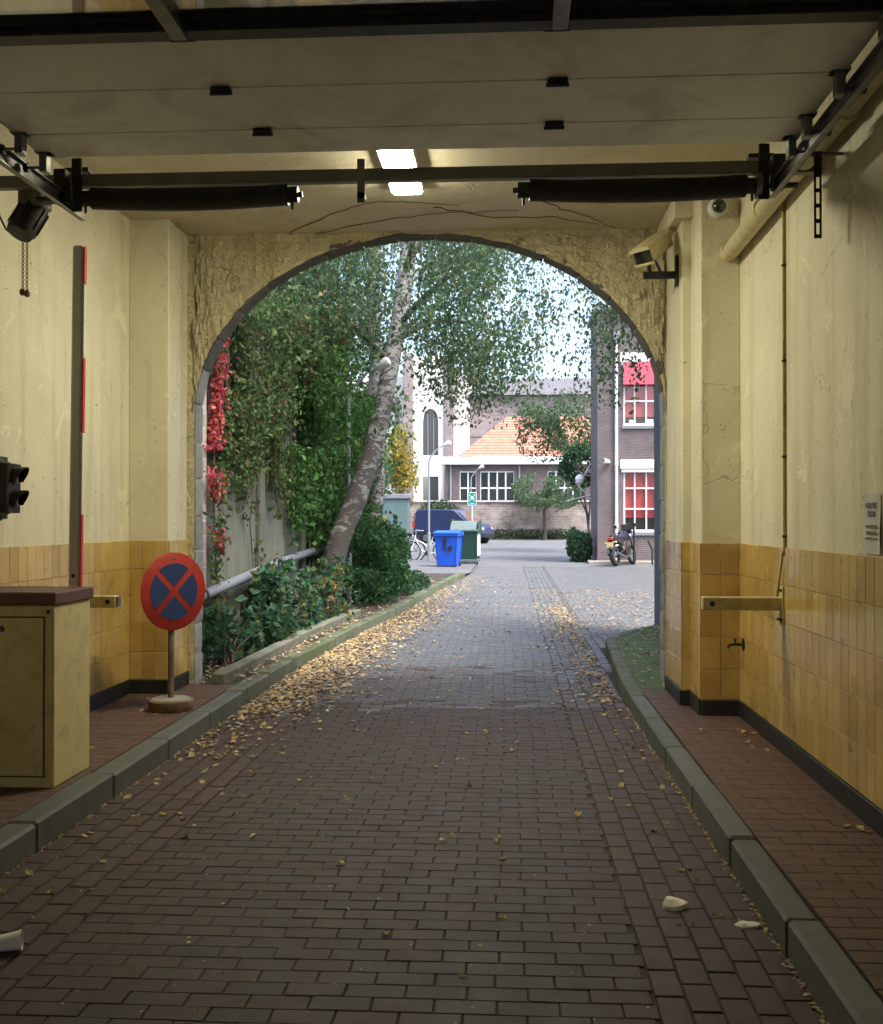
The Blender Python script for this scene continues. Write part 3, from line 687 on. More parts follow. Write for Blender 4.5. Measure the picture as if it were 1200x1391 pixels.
# slotted hanger strap on the right track
hz = MB()
hx, hy = 0.128, 5.66
for (za, zb) in ((-0.37, -0.35), (-0.29, -0.27), (-0.21, -0.19), (-0.13, -0.11), (-0.05, 0.06)): hz.box(hx-0.019, hx+0.019, hy-0.004, hy+0.004, za, zb)
hz.box(hx-0.019, hx-0.009, hy-0.004, hy+0.0035, -0.36, 0.0).box(hx+0.009, hx+0.019, hy-0.004, hy+0.0035, -0.36, 0.0)
hz.box(0.0, RW-1.485, hy-0.018, hy+0.018, 0.066, 0.072).box(hx-0.019, hx+0.019, hy-0.02, hy+0.02, 0.055, 0.078).build('hanger', 'dark_steel', tr_)
MB().box(-0.64, 0.0, 5.50, 5.54, 0.066, 0.072).box(-0.64, -0.634, 5.48, 5.56, -0.05, 0.14).build('hanger', 'dark_steel', tl_)
for x, s in ((1.485, tr_), (-2.555, tl_)):
    sg = 1 if x > 0 else -1
    MB().box(sg*0.0-0.035, sg*0.0+0.035, 5.93, 6.0, -0.02, 0.17, 0.004).build('bracket', 'dark_steel', s)
# spring beam with two torsion springs
sb = thing('spring_beam', 'long olive steel beam with two black torsion springs across the passage', 'spring shaft', (0, 6.1, 3.585))
MB().box(-3.18, 1.72, -0.03, 0.03, -0.036, 0.036, 0.004).build('beam', 'olive_steel', sb)
for xa_, xb_ in ((-2.75, -1.18), (0.03, 1.62)): MB().tube([(xa_, -0.02, -0.105), (xb_, -0.02, -0.105)], 0.016, 10).build('shaft', 'dark_steel', sb)
def spring(x0, x1):
    m = MB(); m.tube([(x0, -0.02, -0.105), (x1, -0.02, -0.105)], 0.053, 14)
    n = int((x1-x0)/0.0115)
    for i in range(n+1):
        x = x0+(x1-x0)*i/n; m.torus((x, -0.02, -0.105-0.02*math.sin(math.pi*i/n)), (1, 0.06, 0), 0.058, 0.0062, 16, 5)
    return m.build('spring', 'black', sb, True)
spring(-2.42, -1.27); spring(0.13, 1.33)
for x in (-2.46, -1.24, 0.09, 1.37):
    m = MB().tube([(x-0.035, -0.02, -0.105), (x+0.035, -0.02, -0.105)], 0.045, 12); m.tube([(x, -0.02, -0.07), (x, -0.02, -0.19)], 0.008, 6); m.build('spring_cone', 'dark_steel', sb)
MB().box(-0.86, -0.815, -0.046, -0.040, -0.165, 0.085, 0.001).box(-0.86, -0.815, -0.046, 0.03, -0.14, -0.11).build('centre_bracket', 'olive_steel', sb)
for x in (1.43, -2.50):
    MB().box(x-0.03, x+0.03, -0.06, -0.041, -0.19, 0.12, 0.004).box(x-0.08, x+0.06, -0.03, 0.03, 0.052, 0.075).build('end_bracket', 'dark_steel', sb)
    MB().tube([(x-0.045, -0.02, -0.105), (x-0.015, -0.02, -0.105)], 0.075, 18).build('cable_drum', 'galv', sb)
# opener motor on the left
mo = thing('door_motor', 'dark door motor with pull chains hanging on the left wall side', 'motor', (-2.86, 6.25, 3.45))
T4 = Matrix.Rotation(R(18), 4, 'Y') @ Matrix.Rotation(R(-25), 4, 'X')
MB().lathe([(0.03, -0.17), (0.075, -0.165), (0.085, -0.13), (0.085, 0.04), (0.06, 0.055), (0.06, 0.12), (0.03, 0.13)], 18, T4).build('motor_body', 'dark_steel', mo, True)
MB().box(-0.06, 0.10, -0.07, 0.07, 0.02, 0.16, 0.012).build('gear_box', 'olive_steel', mo)
m = MB()
for k in range(10):
    a_ = 2*math.pi*k/10; m.box(-0.006, 0.006, 0.083, 0.094, -0.12, 0.03, 0, T4 @ Matrix.Rotation(a_, 4, 'Z'))
m.build('cooling_fins', 'dark_steel', mo)
m = MB().tube([(0.02, 0.06, 0.09), (0.30, 0.06, 0.09)], 0.02, 10); m.build('drive_shaft', 'galv', mo)
m = MB()
for sx in (-0.045, -0.02):
    z = -0.13; k = 0
    while z > -0.47:
        m.torus((sx, -0.02, z), ((1, 0, 0) if k % 2 else (0, 1, 0)), 0.0075, 0.0022, 8, 4); z -= 0.0125; k += 1
m.build('chain', 'dark_steel', mo)
for sx, z in ((-0.047, -0.475), (-0.018, -0.485)): MB().lathe([(0.004, -0.025), (0.016, -0.02), (0.018, 0.0), (0.012, 0.014), (0.003, 0.018)], 10, Matrix.Translation((sx, -0.02, z))).build('chain_knob', 'red_knob', mo, True)
MB().tube([(-0.06, 0, -0.13), (-0.10, -0.01, -0.14), (-0.15, -0.02, -0.10), (-0.19, -0.02, -0.02), (-0.21, -0.02, 0.08), (-0.22, 0, 0.2)], 0.006, 6).build('cable', 'black', mo)

# ------------------------------------------------------------------ fittings on the right wall
pp = thing('wall_pipe', 'thick cream painted pipe under the ceiling on the right wall', 'pipe', (1.655, 0, 3.62))
MB().tube([(0, 3.0, 0.03), (0, 8.13, -0.02)], 0.062, 16).build('pipe', 'cream_pipe', pp, True)
for y_ in (3.6, 5.3, 7.0, 8.02): MB().tube([(0, y_, 0.0), (0, y_+0.05, 0.0)], 0.070, 16).build('collar', 'cream_pipe', pp, True)
cd = thing('cable_conduit', 'thin yellow conduit running down the right wall to the folding arm', 'cable', (RW-0.012, 6.8, 0))
MB().tube([(0, 0, 3.75), (0.0, 0.0, 1.42), (-0.012, 0.002, 1.38)], 0.010, 8).build('conduit', 'yellow_cable', cd, True)
MB().tube([(-0.012, 0.0, 1.39), (-0.018, 0.0, 1.33), (-0.02, 0.05, 1.22), (-0.02, 0.11, 1.13), (-0.018, 0.12, 1.08)], 0.006, 6).build('cable', 'yellow_cable', cd, True)
for z in (3.2, 2.6, 2.0, 1.5): MB().box(-0.013, 0.011, -0.016, 0.016, z-0.008, z+0.008, 0.003).build('clip', 'dark_steel', cd)
def fold_arm(label, x, y_, z, s, L):
    t = thing('barrier_arm_rest', label, 'bracket', (x, y_, z))
    MB().box(min(0, s*0.012), max(0, s*0.012), -0.055, 0.055, -0.13, 0.11, 0.003).build('wall_plate', 'cream_paint', t)
    m = MB().box(min(s*0.012, s*L), max(s*0.012, s*L), -0.035, 0.035, -0.042, 0.042, 0.006); m.build('arm', 'cream_paint', t)
    for dy in (-0.035, 0.035):
        for dz in (-0.1, 0.085): MB().tube([(s*0.012, dy, dz), (s*0.022, dy, dz)], 0.010, 6).build('bolt', 'dark_steel', t)
    MB().tube([(s*(L-0.06), -0.036, 0.0), (s*(L-0.06), -0.031, 0.0)], 0.018, 12).build('hole', 'black', t)
    return t
fold_arm('cream steel arm rest sticking out from the tiled right wall', RW-0.013, 6.86, 1.075, -1, 0.50)
la = fold_arm('cream steel arm rest behind the barrier cabinet on the left wall', LW+0.013, 7.35, 1.03, 1, 0.45)
MB().box(0.45, 0.462, -0.03, 0.03, -0.036, 0.036).build('end_cap', 'galv', la)
tp = thing('wall_tap', 'small black water tap on the ochre tiles near the pilaster', 'tap', (RW-0.013, 7.97, 0.69))
MB().tube([(0, 0, 0), (-0.07, 0, 0)], 0.011, 10).tube([(-0.07, 0, 0.0), (-0.10, 0, -0.005), (-0.115, 0, -0.03)], 0.010, 10).build('spout', 'black', tp, True)
MB().lathe([(0.045, 0), (0.045, 0.006), (0.02, 0.012)], 16, Matrix.Rotation(R(-90), 4, 'Y')).build('rosette', 'black', tp, True)
MB().tube([(-0.06, 0, 0.0), (-0.06, 0, 0.035)], 0.007, 8).tube([(-0.06, -0.03, 0.037), (-0.06, 0.03, 0.037)], 0.007, 8).build('handle', 'black', tp, True)
pn = thing('paper_notice', 'faded white paper notice with grey print taped to the right wall', 'notice', (RW-0.003, 5.2, 1.585))
V = []; n = 8
for i in range(n+1):
    for j in range(n+1): V.append((-0.003-0.004*math.sin(i*0.9)*math.sin(j*0.7)-0.002, 0.11-0.22*i/n, -0.145+0.29*j/n))
MB().add(V, [(i*(n+1)+j, (i+1)*(n+1)+j, (i+1)*(n+1)+j+1, i*(n+1)+j+1) for i in range(n) for j in range(n)]).build('sheet', 'paper', pn, True)
for z, h, segs in ((0.085, 0.03, ((-0.07, -0.01), (0.005, 0.07))), (0.045, 0.03, ((-0.05, 0.05),)), (-0.015, 0.014, ((-0.08, 0.08),)), (-0.045, 0.016, ((-0.07, -0.01), (0.0, 0.06))), (-0.072, 0.01, ((-0.085, -0.03), (-0.01, 0.08)))):
    m = MB()
    for (ya, yb) in segs:
        y_ = ya
        while y_ < yb:
            w = random.uniform(0.006, 0.012); m.box(-0.0115, -0.0105, y_, y_+w, z-h/2*random.uniform(0.5, 1), z+h/2); y_ += w+0.004
    m.build('print_line', 'ink', pn)['kind'] = 'stuff'
# security cameras
cc = thing('security_camera', 'boxy cream security camera on a black bracket at the pilaster', 'camera', (1.37, 8.75, 3.62))
MB().box(-0.012, 0.0, -0.05, 0.05, -0.12, 0.13, 0.003).build('mounting_plate', 'black', cc)
MB().box(-0.27, -0.012, -0.022, 0.022, -0.055, 0.0, 0.004).build('bracket', 'black', cc)
B4 = Matrix.Translation((-0.24, -0.10, 0.14)) @ Matrix.Rotation(R(24), 4, 'Z').to_4x4() @ Matrix.Rotation(R(24), 4, 'X')
B4 = Matrix.Translation((-0.20, -0.10, 0.17)) @ Matrix.Rotation(R(-30), 4, 'Z') @ Matrix.Rotation(R(27), 4, 'X') @ Matrix.Rotation(R(-6), 4, 'Y') @ Matrix.Scale(1.0, 4)
MB().box(-0.075, 0.075, -0.24, 0.24, -0.06, 0.055, 0.01, B4).build('housing', 'cream_pipe', cc)
MB().prism([(-0.088, 0.045), (0.088, 0.045), (0.08, 0.068), (0.0, 0.08), (-0.08, 0.068)], -0.29, 0.26).build('sun_shield', 'cream_pipe', cc).matrix_local = B4
MB().box(-0.07, 0.07, -0.252, -0.238, -0.055, 0.05, 0.002, B4).build('front_window', 'dark_glass', cc)
MB().box(-0.083, 0.083, -0.262, -0.236, -0.078, -0.058, 0.003, B4).build('front_lip', 'cream_paint', cc)
MB().tube([(-0.22, -0.02, -0.005), (-0.23, -0.05, 0.05), (-0.24, -0.06, 0.09)], 0.016, 8).tube([(-0.12, 0, -0.02), (-0.17, 0.06, 0.11), (-0.2, 0.08, 0.18)], 0.011, 8).build('strut', 'black', cc)
dc = thing('dome_camera', 'small white dome camera near the ceiling on the pilaster', 'camera', (1.575, 8.12, 3.945))
R90 = Matrix.Rotation(R(90), 4, 'X')
MB().lathe([(0.075, 0.0), (0.075, 0.03), (0.066, 0.06), (0.058, 0.066)], 24, R90).build('ring', 'white_paint', dc, True)
MB().lathe([(0.054, 0.055), (0.052, 0.075), (0.042, 0.095), (0.024, 0.107), (0.003, 0.111)], 24, R90).build('dome', 'dark_glass', dc, True)

# ------------------------------------------------------------------ barrier, traffic light, no-stopping sign
bar = thing('parking_barrier', 'cream barrier cabinet with brown lid and raised red and white boom', 'barrier', (-2.74, 5.95, 0.138))
MB().box(-0.27, 0.27, -0.27, 0.24, 0.0, 1.0, 0.008).build('cabinet', 'cream_paint', bar)
MB().box(-0.285, 0.285, -0.285, 0.255, 1.002, 1.07, 0.006).build('lid', 'brown_paint', bar)
MB().box(-0.241, 0.221, -0.2735, -0.2695, 0.062, 0.938).build('door_gap_shade', 'black', bar)  # black sheet standing in for the shade in the gap round the door
dr = MB().box(-0.235, 0.215, -0.280, -0.271, 0.07, 0.93, 0.003).build('door', 'cream_paint', bar)
MB().tube([(-0.02, -0.281, 0.87), (-0.02, -0.289, 0.87)], 0.017, 14).build('lock', 'dark_steel', dr)
MB().tube([(0.24, -0.2705, 0.965), (0.24, -0.276, 0.965)], 0.011, 10).build('bolt', 'dark_steel', bar)
MB().box(-0.2, 0.2, -0.2, 0.2, -0.03, 0.003).build('foot', 'dark_steel', bar)
bm = MB().box(-0.034, 0.034, -0.024, 0.024, 0.35, 3.12, 0.012).build('boom', 'aluminium', bar); bm.location = (0.125, 0.335, 0.0); bm.rotation_euler = (0, R(0.6), 0)
zz = 0.5; k = 0
for (za, zb, cm) in ((0.4, 0.55, 'white_strip'), (0.55, 1.53, 'red_strip'), (1.53, 2.02, 'white_strip'), (2.02, 2.62, 'red_strip'), (2.62, 2.88, 'white_strip'), (2.88, 3.11, 'red_strip')):
    pass
for (za, zb, cm) in ((0.40, 0.98, 'white_strip'), (0.985, 1.50, 'red_strip'), (1.505, 1.985, 'white_strip'), (1.99, 2.44, 'red_strip'), (2.445, 2.885, 'white_strip'), (2.89, 3.115, 'red_strip')):
    MB().box(0.035, 0.043, -0.018, 0.018, za, zb, 0.003).build('stripe', cm, bm)
MB().tube([(0.0, -0.0245, 1.13), (0.0, -0.027, 1.13)], 0.012, 10).build('bolt', 'black', bm)
MB().box(0.03, 0.22, 0.242, 0.285, 0.35, 0.75, 0.006).build('boom_bracket', 'dark_steel', bar)

tf = thing('traffic_light', 'small black two lamp traffic light at the left edge', 'traffic light', (-3.03, 6.05, 0.138))
MB().tube([(0, 0, 0), (0, 0, 2.0)], 0.03, 12).build('post', 'dark_steel', tf, True)
MB().box(0.02, 0.045, -0.16, 0.16, 1.47, 1.84).build('backing_board', 'black', tf)
MB().prism([(0.045, 1.46), (0.075, 1.49), (0.105, 1.505), (0.16, 1.505), (0.165, 1.79), (0.105, 1.80), (0.045, 1.835)], -0.085, 0.085, 'y', 0.008).build('housing', 'black', tf)
for z in (1.58, 1.715):
    n = 20; V = []; F = []
    for i in range(n+1):
        a_ = R(-30+240*i/n); c_, s_ = math.cos(a_), math.sin(a_); l = 0.03+0.035*max(0.0, s_+0.4)
        for rr in (0.058, 0.054): V += [(0.163, c_*rr, z+s_*rr), (0.163+l, c_*rr, z+s_*rr)]
    for i in range(n):
        q = i*4; F += [(q, q+1, q+5, q+4), (q+2, q+3, q+7, q+6), (q+1, q+3, q+7, q+5)]
    MB().add(V, F).build('visor', 'black', tf, True)
    MB().lathe([(0.05, 0.0), (0.04, 0.012), (0.02, 0.018), (0.002, 0.02)], 18, Matrix.Translation((0.163, 0, z)) @ Matrix.Rotation(R(90), 4, 'Y')).build('lens', 'dark_glass', tf, True)

ns = thing('no_stopping_sign', 'round red and blue no stopping sign on a rusty post and round foot', 'road sign', (-2.60, 8.12, 0.138), R(54))
MB().lathe([(0.17, 0.0), (0.175, 0.01), (0.172, 0.075), (0.155, 0.085), (0.03, 0.09)], 28).build('foot', 'rust', ns, True)
MB().lathe([(0.150, 0.0865), (0.14, 0.091), (0.03, 0.095)], 28).build('foot_filling', 'concrete', ns, True)
MB().tube([(0, 0, 0.08), (0, 0, 1.16)], 0.024, 12).build('post', 'rust', ns, True)
SZ = 0.915; RX = Matrix.Translation((0, -0.032, SZ)) @ Matrix.Rotation(R(90), 4, 'X')
plate = MB().lathe([(0.29, -0.006), (0.301, -0.003), (0.301, 0.003), (0.296, 0.006)], 48, RX).build('sign_plate', 'sign_red', ns, True)
for q in range(4):                     # four blue fields between the red ring and the red cross
    a0 = R(90*q); V = [(0, 0, 0)]; 
    w = 0.024; c0 = (w*math.sqrt(2)*math.cos(a0), w*math.sqrt(2)*math.sin(a0)); rr = 0.217
    am = math.asin(w/rr); arc = [(rr*math.cos(a0-R(45)+am+(R(90)-2*am)*i/16), rr*math.sin(a0-R(45)+am+(R(90)-2*am)*i/16)) for i in range(17)]
    poly = [c0]+arc
    m = MB(); vs = [RX @ Vector((x, z, 0.0095)) for x, z in poly]+[RX @ Vector((x, z, 0.006)) for x, z in poly]; n = len(poly)
    m.add(vs, [tuple(range(n))]+[(i, (i+1) % n, n+(i+1) % n, n+i) for i in range(n)]); m.build('blue_field', 'sign_blue', plate)
for dz in (0.2, -0.2): MB().tube([(0, -0.042, SZ+dz*1.25), (0, -0.038, SZ+dz*1.25)], 0.010, 8).build('bolt', 'galv', ns)
for dz in (0.16, -0.16): MB().box(-0.03, 0.03, -0.027, 0.03, SZ+dz-0.015, SZ+dz+0.015, 0.002).build('clamp', 'galv', ns)

# ------------------------------------------------------------------ litter in the passage
cup = thing('paper_cup', 'white paper cup lying on its side by the left gutter', 'cup', (-1.86, 3.86, 0.036), R(18))
c4 = Matrix.Rotation(R(90), 4, 'Y') @ Matrix.Translation((0, 0, -0.05))
prof = [(0.026, 0.0), (0.036, 0.105), (0.038, 0.105), (0.038, 0.109), (0.034, 0.109), (0.024, 0.004)]
MB().lathe(prof, 24, Matrix.Rotation(R(86), 4, 'Y') @ Matrix.Translation((0, 0, -0.05))).build('body', 'white_card', cup, True)
def scrap(label, x, y_, rz, w, d, h, sd_, notch):
    random.seed(sd_); m = MB(); n = 14
    ring = [(w*math.cos(2*math.pi*k/n)*random.uniform(0.85, 1.1), d*math.sin(2*math.pi*k/n)*random.uniform(0.8, 1.1)) for k in range(n)]
    vs = [(x_, z_, 0) for x_, z_ in ring]+[(x_*1.02, z_*1.02, h*0.55*(1.25 if x_ > 0 else 0.9)) for x_, z_ in ring]+[(x_*0.72, z_*0.7+notch, h*(1.1 if x_ < 0 else 0.8)) for x_, z_ in ring]
    fs = [tuple(range(n))[::-1], tuple(2*n+k for k in range(n))]+[(j*n+k, j*n+(k+1) % n, (j+1)*n+(k+1) % n, (j+1)*n+k) for j in (0, 1) for k in range(n)]
    o = m.add(vs, fs).build('broken_scrap', 'polystyrene', None, True); o.location = (x, y_, 0.001); o.rotation_euler = (0, 0, rz)
    return tag(o, label, 'litter')
scrap('rounded cream plaster scrap on the road bricks, left of the two', 0.69, 4.47, 0.3, 0.05, 0.042, 0.035, 3, 0.01)
scrap('flat jagged cream scrap lying closer to the right kerb', 0.94, 4.28, 0.1, 0.052, 0.03, 0.016, 5, 0.0)
random.seed(11)

# ------------------------------------------------------------------ garden wall, pipe, grey wall, edging timbers
gw = thing('garden_wall', 'tall algae stained garden wall overgrown with ivy on the left', 'wall', (-3.2, 0, 0))
n1_, n2_ = 60, 16; V = []
for i in range(n1_+1):
    for j in range(n2_+1):
        y_ = 9.68+13*i/n1_; z = 0.0+4.0*j/n2_; V.append((0.02*noise.fractal(Vector((y_*1.3, z*1.3, 4)), 1, 2, 4), y_, z))
m = MB().add(V, [(i*(n2_+1)+j, (i+1)*(n2_+1)+j, (i+1)*(n2_+1)+j+1, i*(n2_+1)+j+1) for i in range(n1_) for j in range(n2_)])
m.box(-0.35, -0.06, 9.68, 22.7, 0, 4.02); m.build('wall_face', 'algae_wall', gw)
for y_ in (13.4, 16.2, 19.4, 22.2): MB().box(-0.02, 0.07, y_, y_+0.26, 0, 3.9, 0.02).build('buttress', 'algae_wall', gw)
MB().box(-0.02, 0.06, 9.70, 11.0, 0, 3.6, 0.03).build('buttress', 'old_brick', gw)
wp = thing('wall_handrail', 'pale grey metal pipe rising along the overgrown garden wall', 'pipe', (-3.07, 0, 0))
MB().tube([(0.0, 9.9, 0.80), (0, 14.1, 1.03), (0, 20.5, 1.24)], 0.058, 14).build('pipe', 'pipe_grey', wp, True)
for y_, z in ((10.6, 0.845), (14.1, 1.03), (17.8, 1.15)):
    MB().tube([(0, y_-0.03, z), (0, y_+0.03, z+0.002)], 0.066, 14).box(-0.13, -0.02, y_-0.02, y_+0.02, z-0.02, z+0.02).build('bracket', 'dark_steel', wp)
for (lab, dx, ya, yb) in (('mossy timber edging beam along the left kerb just outside the arch', -0.33, 9.45, 12.4), ('second mossy timber edging beam further along the left kerb', -0.36, 12.55, 15.9)):
    xa, xb = interp(KL, ya)+dx, interp(KL, yb)+dx; L = math.hypot(xb-xa, yb-ya)
    o = MB().box(-0.06, 0.06, -L/2, L/2, -0.06, 0.075, 0.012).build('edging_timber', 'old_timber'); o.location = ((xa+xb)/2, (ya+yb)/2, 0.15+zg((ya+yb)/2)); o.rotation_euler = (0.0075, 0.03, -math.atan2(xb-xa, yb-ya))
    tag(o, lab, 'timber')
ow = MB().box(2.03, 2.5, 9.7, 15.0, 0.0, 5.2, 0.01).build('side_wall', 'grey_render'); tag(ow, 'blue grey rendered wall just outside the arch on the right', 'wall')
MB().box(1.99, 2.54, 9.7, 15.04, 5.2, 5.3, 0.01).build('coping', 'lead', ow)

# ------------------------------------------------------------------ brick building with red blinds
def holed(m, x0, x1, z0, z1, y0, y1, holes):
    xs_ = sorted({x0, x1, *[h[0] for h in holes], *[h[1] for h in holes]}); zs_ = sorted({z0, z1, *[h[2] for h in holes], *[h[3] for h in holes]})
    for xa, xb in zip(xs_, xs_[1:]):
        for za, zb in zip(zs_, zs_[1:]):
            if not any(h[0] <= xa and xb <= h[1] and h[2] <= za and zb <= h[3] for h in holes): m.box(xa, xb, y0, y1, za, zb)
    return m
FY = 35.4; GB = zg(FY)
bb = thing('brick_building', 'purple brown brick building with red window blinds and white downpipe', 'building', (0, 0, 0))
cols = [3.80, 6.5, 9.2]; ww = 1.13
holes = [(x, x+ww, 1.22, 3.34) for x in cols]+[(x, x+ww, 4.72, 6.86) for x in cols]
m = holed(MB(), 2.95, 11.8, 0, 8.45, FY, FY+0.3, holes)
m.box(2.95, 3.25, FY+0.3, 37.9, 0, 8.45).box(11.5, 11.8, FY+0.3, 37.9, 0, 8.45).box(2.95, 11.8, 37.9, 38.2, 0, 8.45)
m.build('wall', 'purple_brick', bb)
rf = MB().box(2.82, 11.95, FY-0.15, 38.3, 8.45, 8.62, 0.02).build('roof', 'lead', bb)
MB().box(2.93, 11.82, FY-0.05, FY-0.002, 0.0, 0.42+GB*0).build('plinth', 'purple_brick', bb)
def window(x, z0, z1, upper):
    w = MB().box(x, x+0.06, FY+0.08, FY+0.16, z0, z1).box(x+ww-0.06, x+ww, FY+0.08, FY+0.16, z0, z1).box(x+0.06, x+ww-0.06, FY+0.08, FY+0.16, z0, z0+0.08).box(x+0.06, x+ww-0.06, FY+0.08, FY+0.16, z1-0.07, z1).build('window', 'white_paint', bb)
    MB().box(x-0.12, x+ww+0.12, FY-0.08, FY-0.003, z1-0.06 if upper else z1-0.05, z1+0.25, 0.02).box(x-0.07, x+ww+0.07, FY-0.05, FY-0.003, z1-0.16, z1-0.061, 0.01).build('lintel_box', 'white_paint', w)
    MB().box(x-0.06, x+ww+0.06, FY-0.06, FY+0.10, z0-0.12, z0-0.001, 0.015).build('sill', 'lead', w)
    rows = 4 if upper else 3
    for i in (1, 2): MB().box(x+ww*i/3-0.022, x+ww*i/3+0.022, FY+0.09, FY+0.135, z0+0.08, z1-0.07).build('mullion', 'white_paint', w)
    for f_ in ((0.38,) if upper else (0.36, 0.68)): MB().box(x+0.06, x+ww-0.06, FY+0.085, FY+0.138, z0+(z1-z0)*f_-0.025, z0+(z1-z0)*f_+0.025).build('transom', 'white_paint', w)
    MB().box(x+0.05, x+ww-0.05, FY+0.11, FY+0.118, z0+0.05, z1-0.05).build('pane', 'clear_glass', w)
    MB().box(x+0.05, x+ww-0.05, FY+0.185, FY+0.195, z0+(0.30 if upper else 0.47), z1-0.04).build('blind', 'red_blind', w)
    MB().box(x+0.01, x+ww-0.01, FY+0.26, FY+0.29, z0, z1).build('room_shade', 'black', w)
    if upper:
        aw = MB(); yf, zf, yb_, zb_ = FY-0.17, z1-0.80, FY-0.075, z1-0.07
        aw.add([(x-0.02, yb_, zb_), (x+ww+0.02, yb_, zb_), (x+ww+0.02, yf, zf), (x-0.02, yf, zf), (x-0.02, yb_+0.006, zb_-0.01), (x+ww+0.02, yb_+0.006, zb_-0.01), (x+ww+0.02, yf+0.006, zf-0.01), (x-0.02, yf+0.006, zf-0.01)],
               [(0, 1, 2, 3), (4, 7, 6, 5), (0, 3, 7, 4), (1, 5, 6, 2), (2, 6, 7, 3), (0, 4, 5, 1)]).build('awning', 'pink_awning', w)
        for xq, zq in ((0.2, 0.20), (0.78, 0.22)): MB().box(x+xq, x+xq+0.22, FY+0.14, FY+0.18, z0+0.08, z0+zq, 0.02).build('box_on_sill', 'white_paint', w)
for x in cols: window(x, 1.22, 3.34, False); window(x, 4.72, 6.86, True)
dp = MB().tube([(3.56, FY-0.07, 0.35), (3.56, FY-0.07, 7.5)], 0.052, 12).build('downpipe', 'white_paint', bb, True)
for z in (1.4, 3.4, 5.4): MB().tube([(3.56, FY-0.07, z), (3.56, FY-0.07, z+0.1)], 0.064, 12).build('collar', 'white_paint', dp, True)
MB().box(3.44, 3.68, FY-0.16, FY-0.01, 7.5, 7.8, 0.03).build('hopper', 'lead', dp)
wc = thing('wall_camera', 'small white camera beside the downpipe on the brick building', 'camera', (3.30, FY-0.03, 3.52))
MB().box(-0.02, 0.05, -0.06, 0.03, -0.05, 0.05, 0.01).build('mount', 'white_paint', wc); MB().tube([(0.02, -0.08, 0.0), (-0.16, -0.2, 0.03)], [0.06, 0.085], 12).build('housing', 'white_paint', wc, True); MB().lathe([(0.06, 0), (0.05, 0.01), (0.005, 0.012)], 12, Matrix.Translation((-0.165, -0.205, 0.03)) @ Matrix.Rotation(R(-60), 4, 'Z') @ Matrix.Rotation(R(-90), 4, 'Y')).build('lens', 'dark_glass', wc)
struct(MB().box(2.6, 12, FY-0.75, FY-0.06, GB-0.1, GB+0.09, 0.02).build('building_kerb', 'concrete'))
# folded red and white poles hanging at the corner of the building
for i, (lab, p0, p1, cm) in enumerate((('white folded barrier pole reaching highest at the brick building corner', (2.90, 37.7, 3.6), (2.45, 37.5, 2.75), 'white_paint'),
        ('red folded barrier pole at the brick building corner', (2.88, 37.7, 3.2), (2.2, 37.4, 2.65), 'sign_red'), ('long pale pole crossing the folded barrier poles', (2.35, 37.5, 2.95), (2.9, 37.6, 2.35), 'white_paint'),
        ('lowest pale pole of the folded barrier', (2.1, 37.5, 2.3), (2.9, 37.6, 2.5), 'white_paint'))):
    o = MB().tube([p0, p1], 0.016, 8).build('barrier_pole', cm, None, True); tag(o, lab, 'pole')
bl = thing('globe_lamp', 'small white globe lamp on the corner of the brick building', 'lamp', (2.93, 37.6, 3.05))
MB().lathe([(0.02, -0.16), (0.11, -0.12), (0.16, 0.0), (0.13, 0.1), (0.04, 0.16)], 14, Matrix.Translation((-0.42, 0, 0))).build('globe', 'lamp_head', bl, True); MB().tube([(0.02, 0, 0.1), (-0.42, 0, 0.18)], 0.02, 8).build('bracket', 'pole_grey', bl)

# ------------------------------------------------------------------ far buildings
zf = zg(68)
sw = MB().box(-14, 16, 67.6, 68.1, 0, 2.75, 0.03).build('boundary_wall', 'old_brick'); tag(sw, 'weathered grey brick boundary wall at the end of the courtyard', 'wall')
MB().box(-14, 16, 67.5, 68.2, 2.75, 2.86, 0.02).build('coping', 'pale_stone', sw)
ha = thing('low_hall', 'low brick hall with white windows and orange tiled roof', 'building')
hh = [(-3.15, -2.05, 2.6, 4.85), (-1.8, 0.42, 2.6, 4.85), (2.6, 4.8, 2.6, 4.85)]
holed(MB(), -4.1, 12, 0, 5.25, 70, 70.3, hh).box(-4.1, -3.8, 70.3, 80, 0, 5.25).build('wall', 'purple_brick', ha)
MB().box(-4.4, 12.3, 69.6, 70.35, 5.25, 5.75, 0.03).build('eave', 'white_paint', ha)
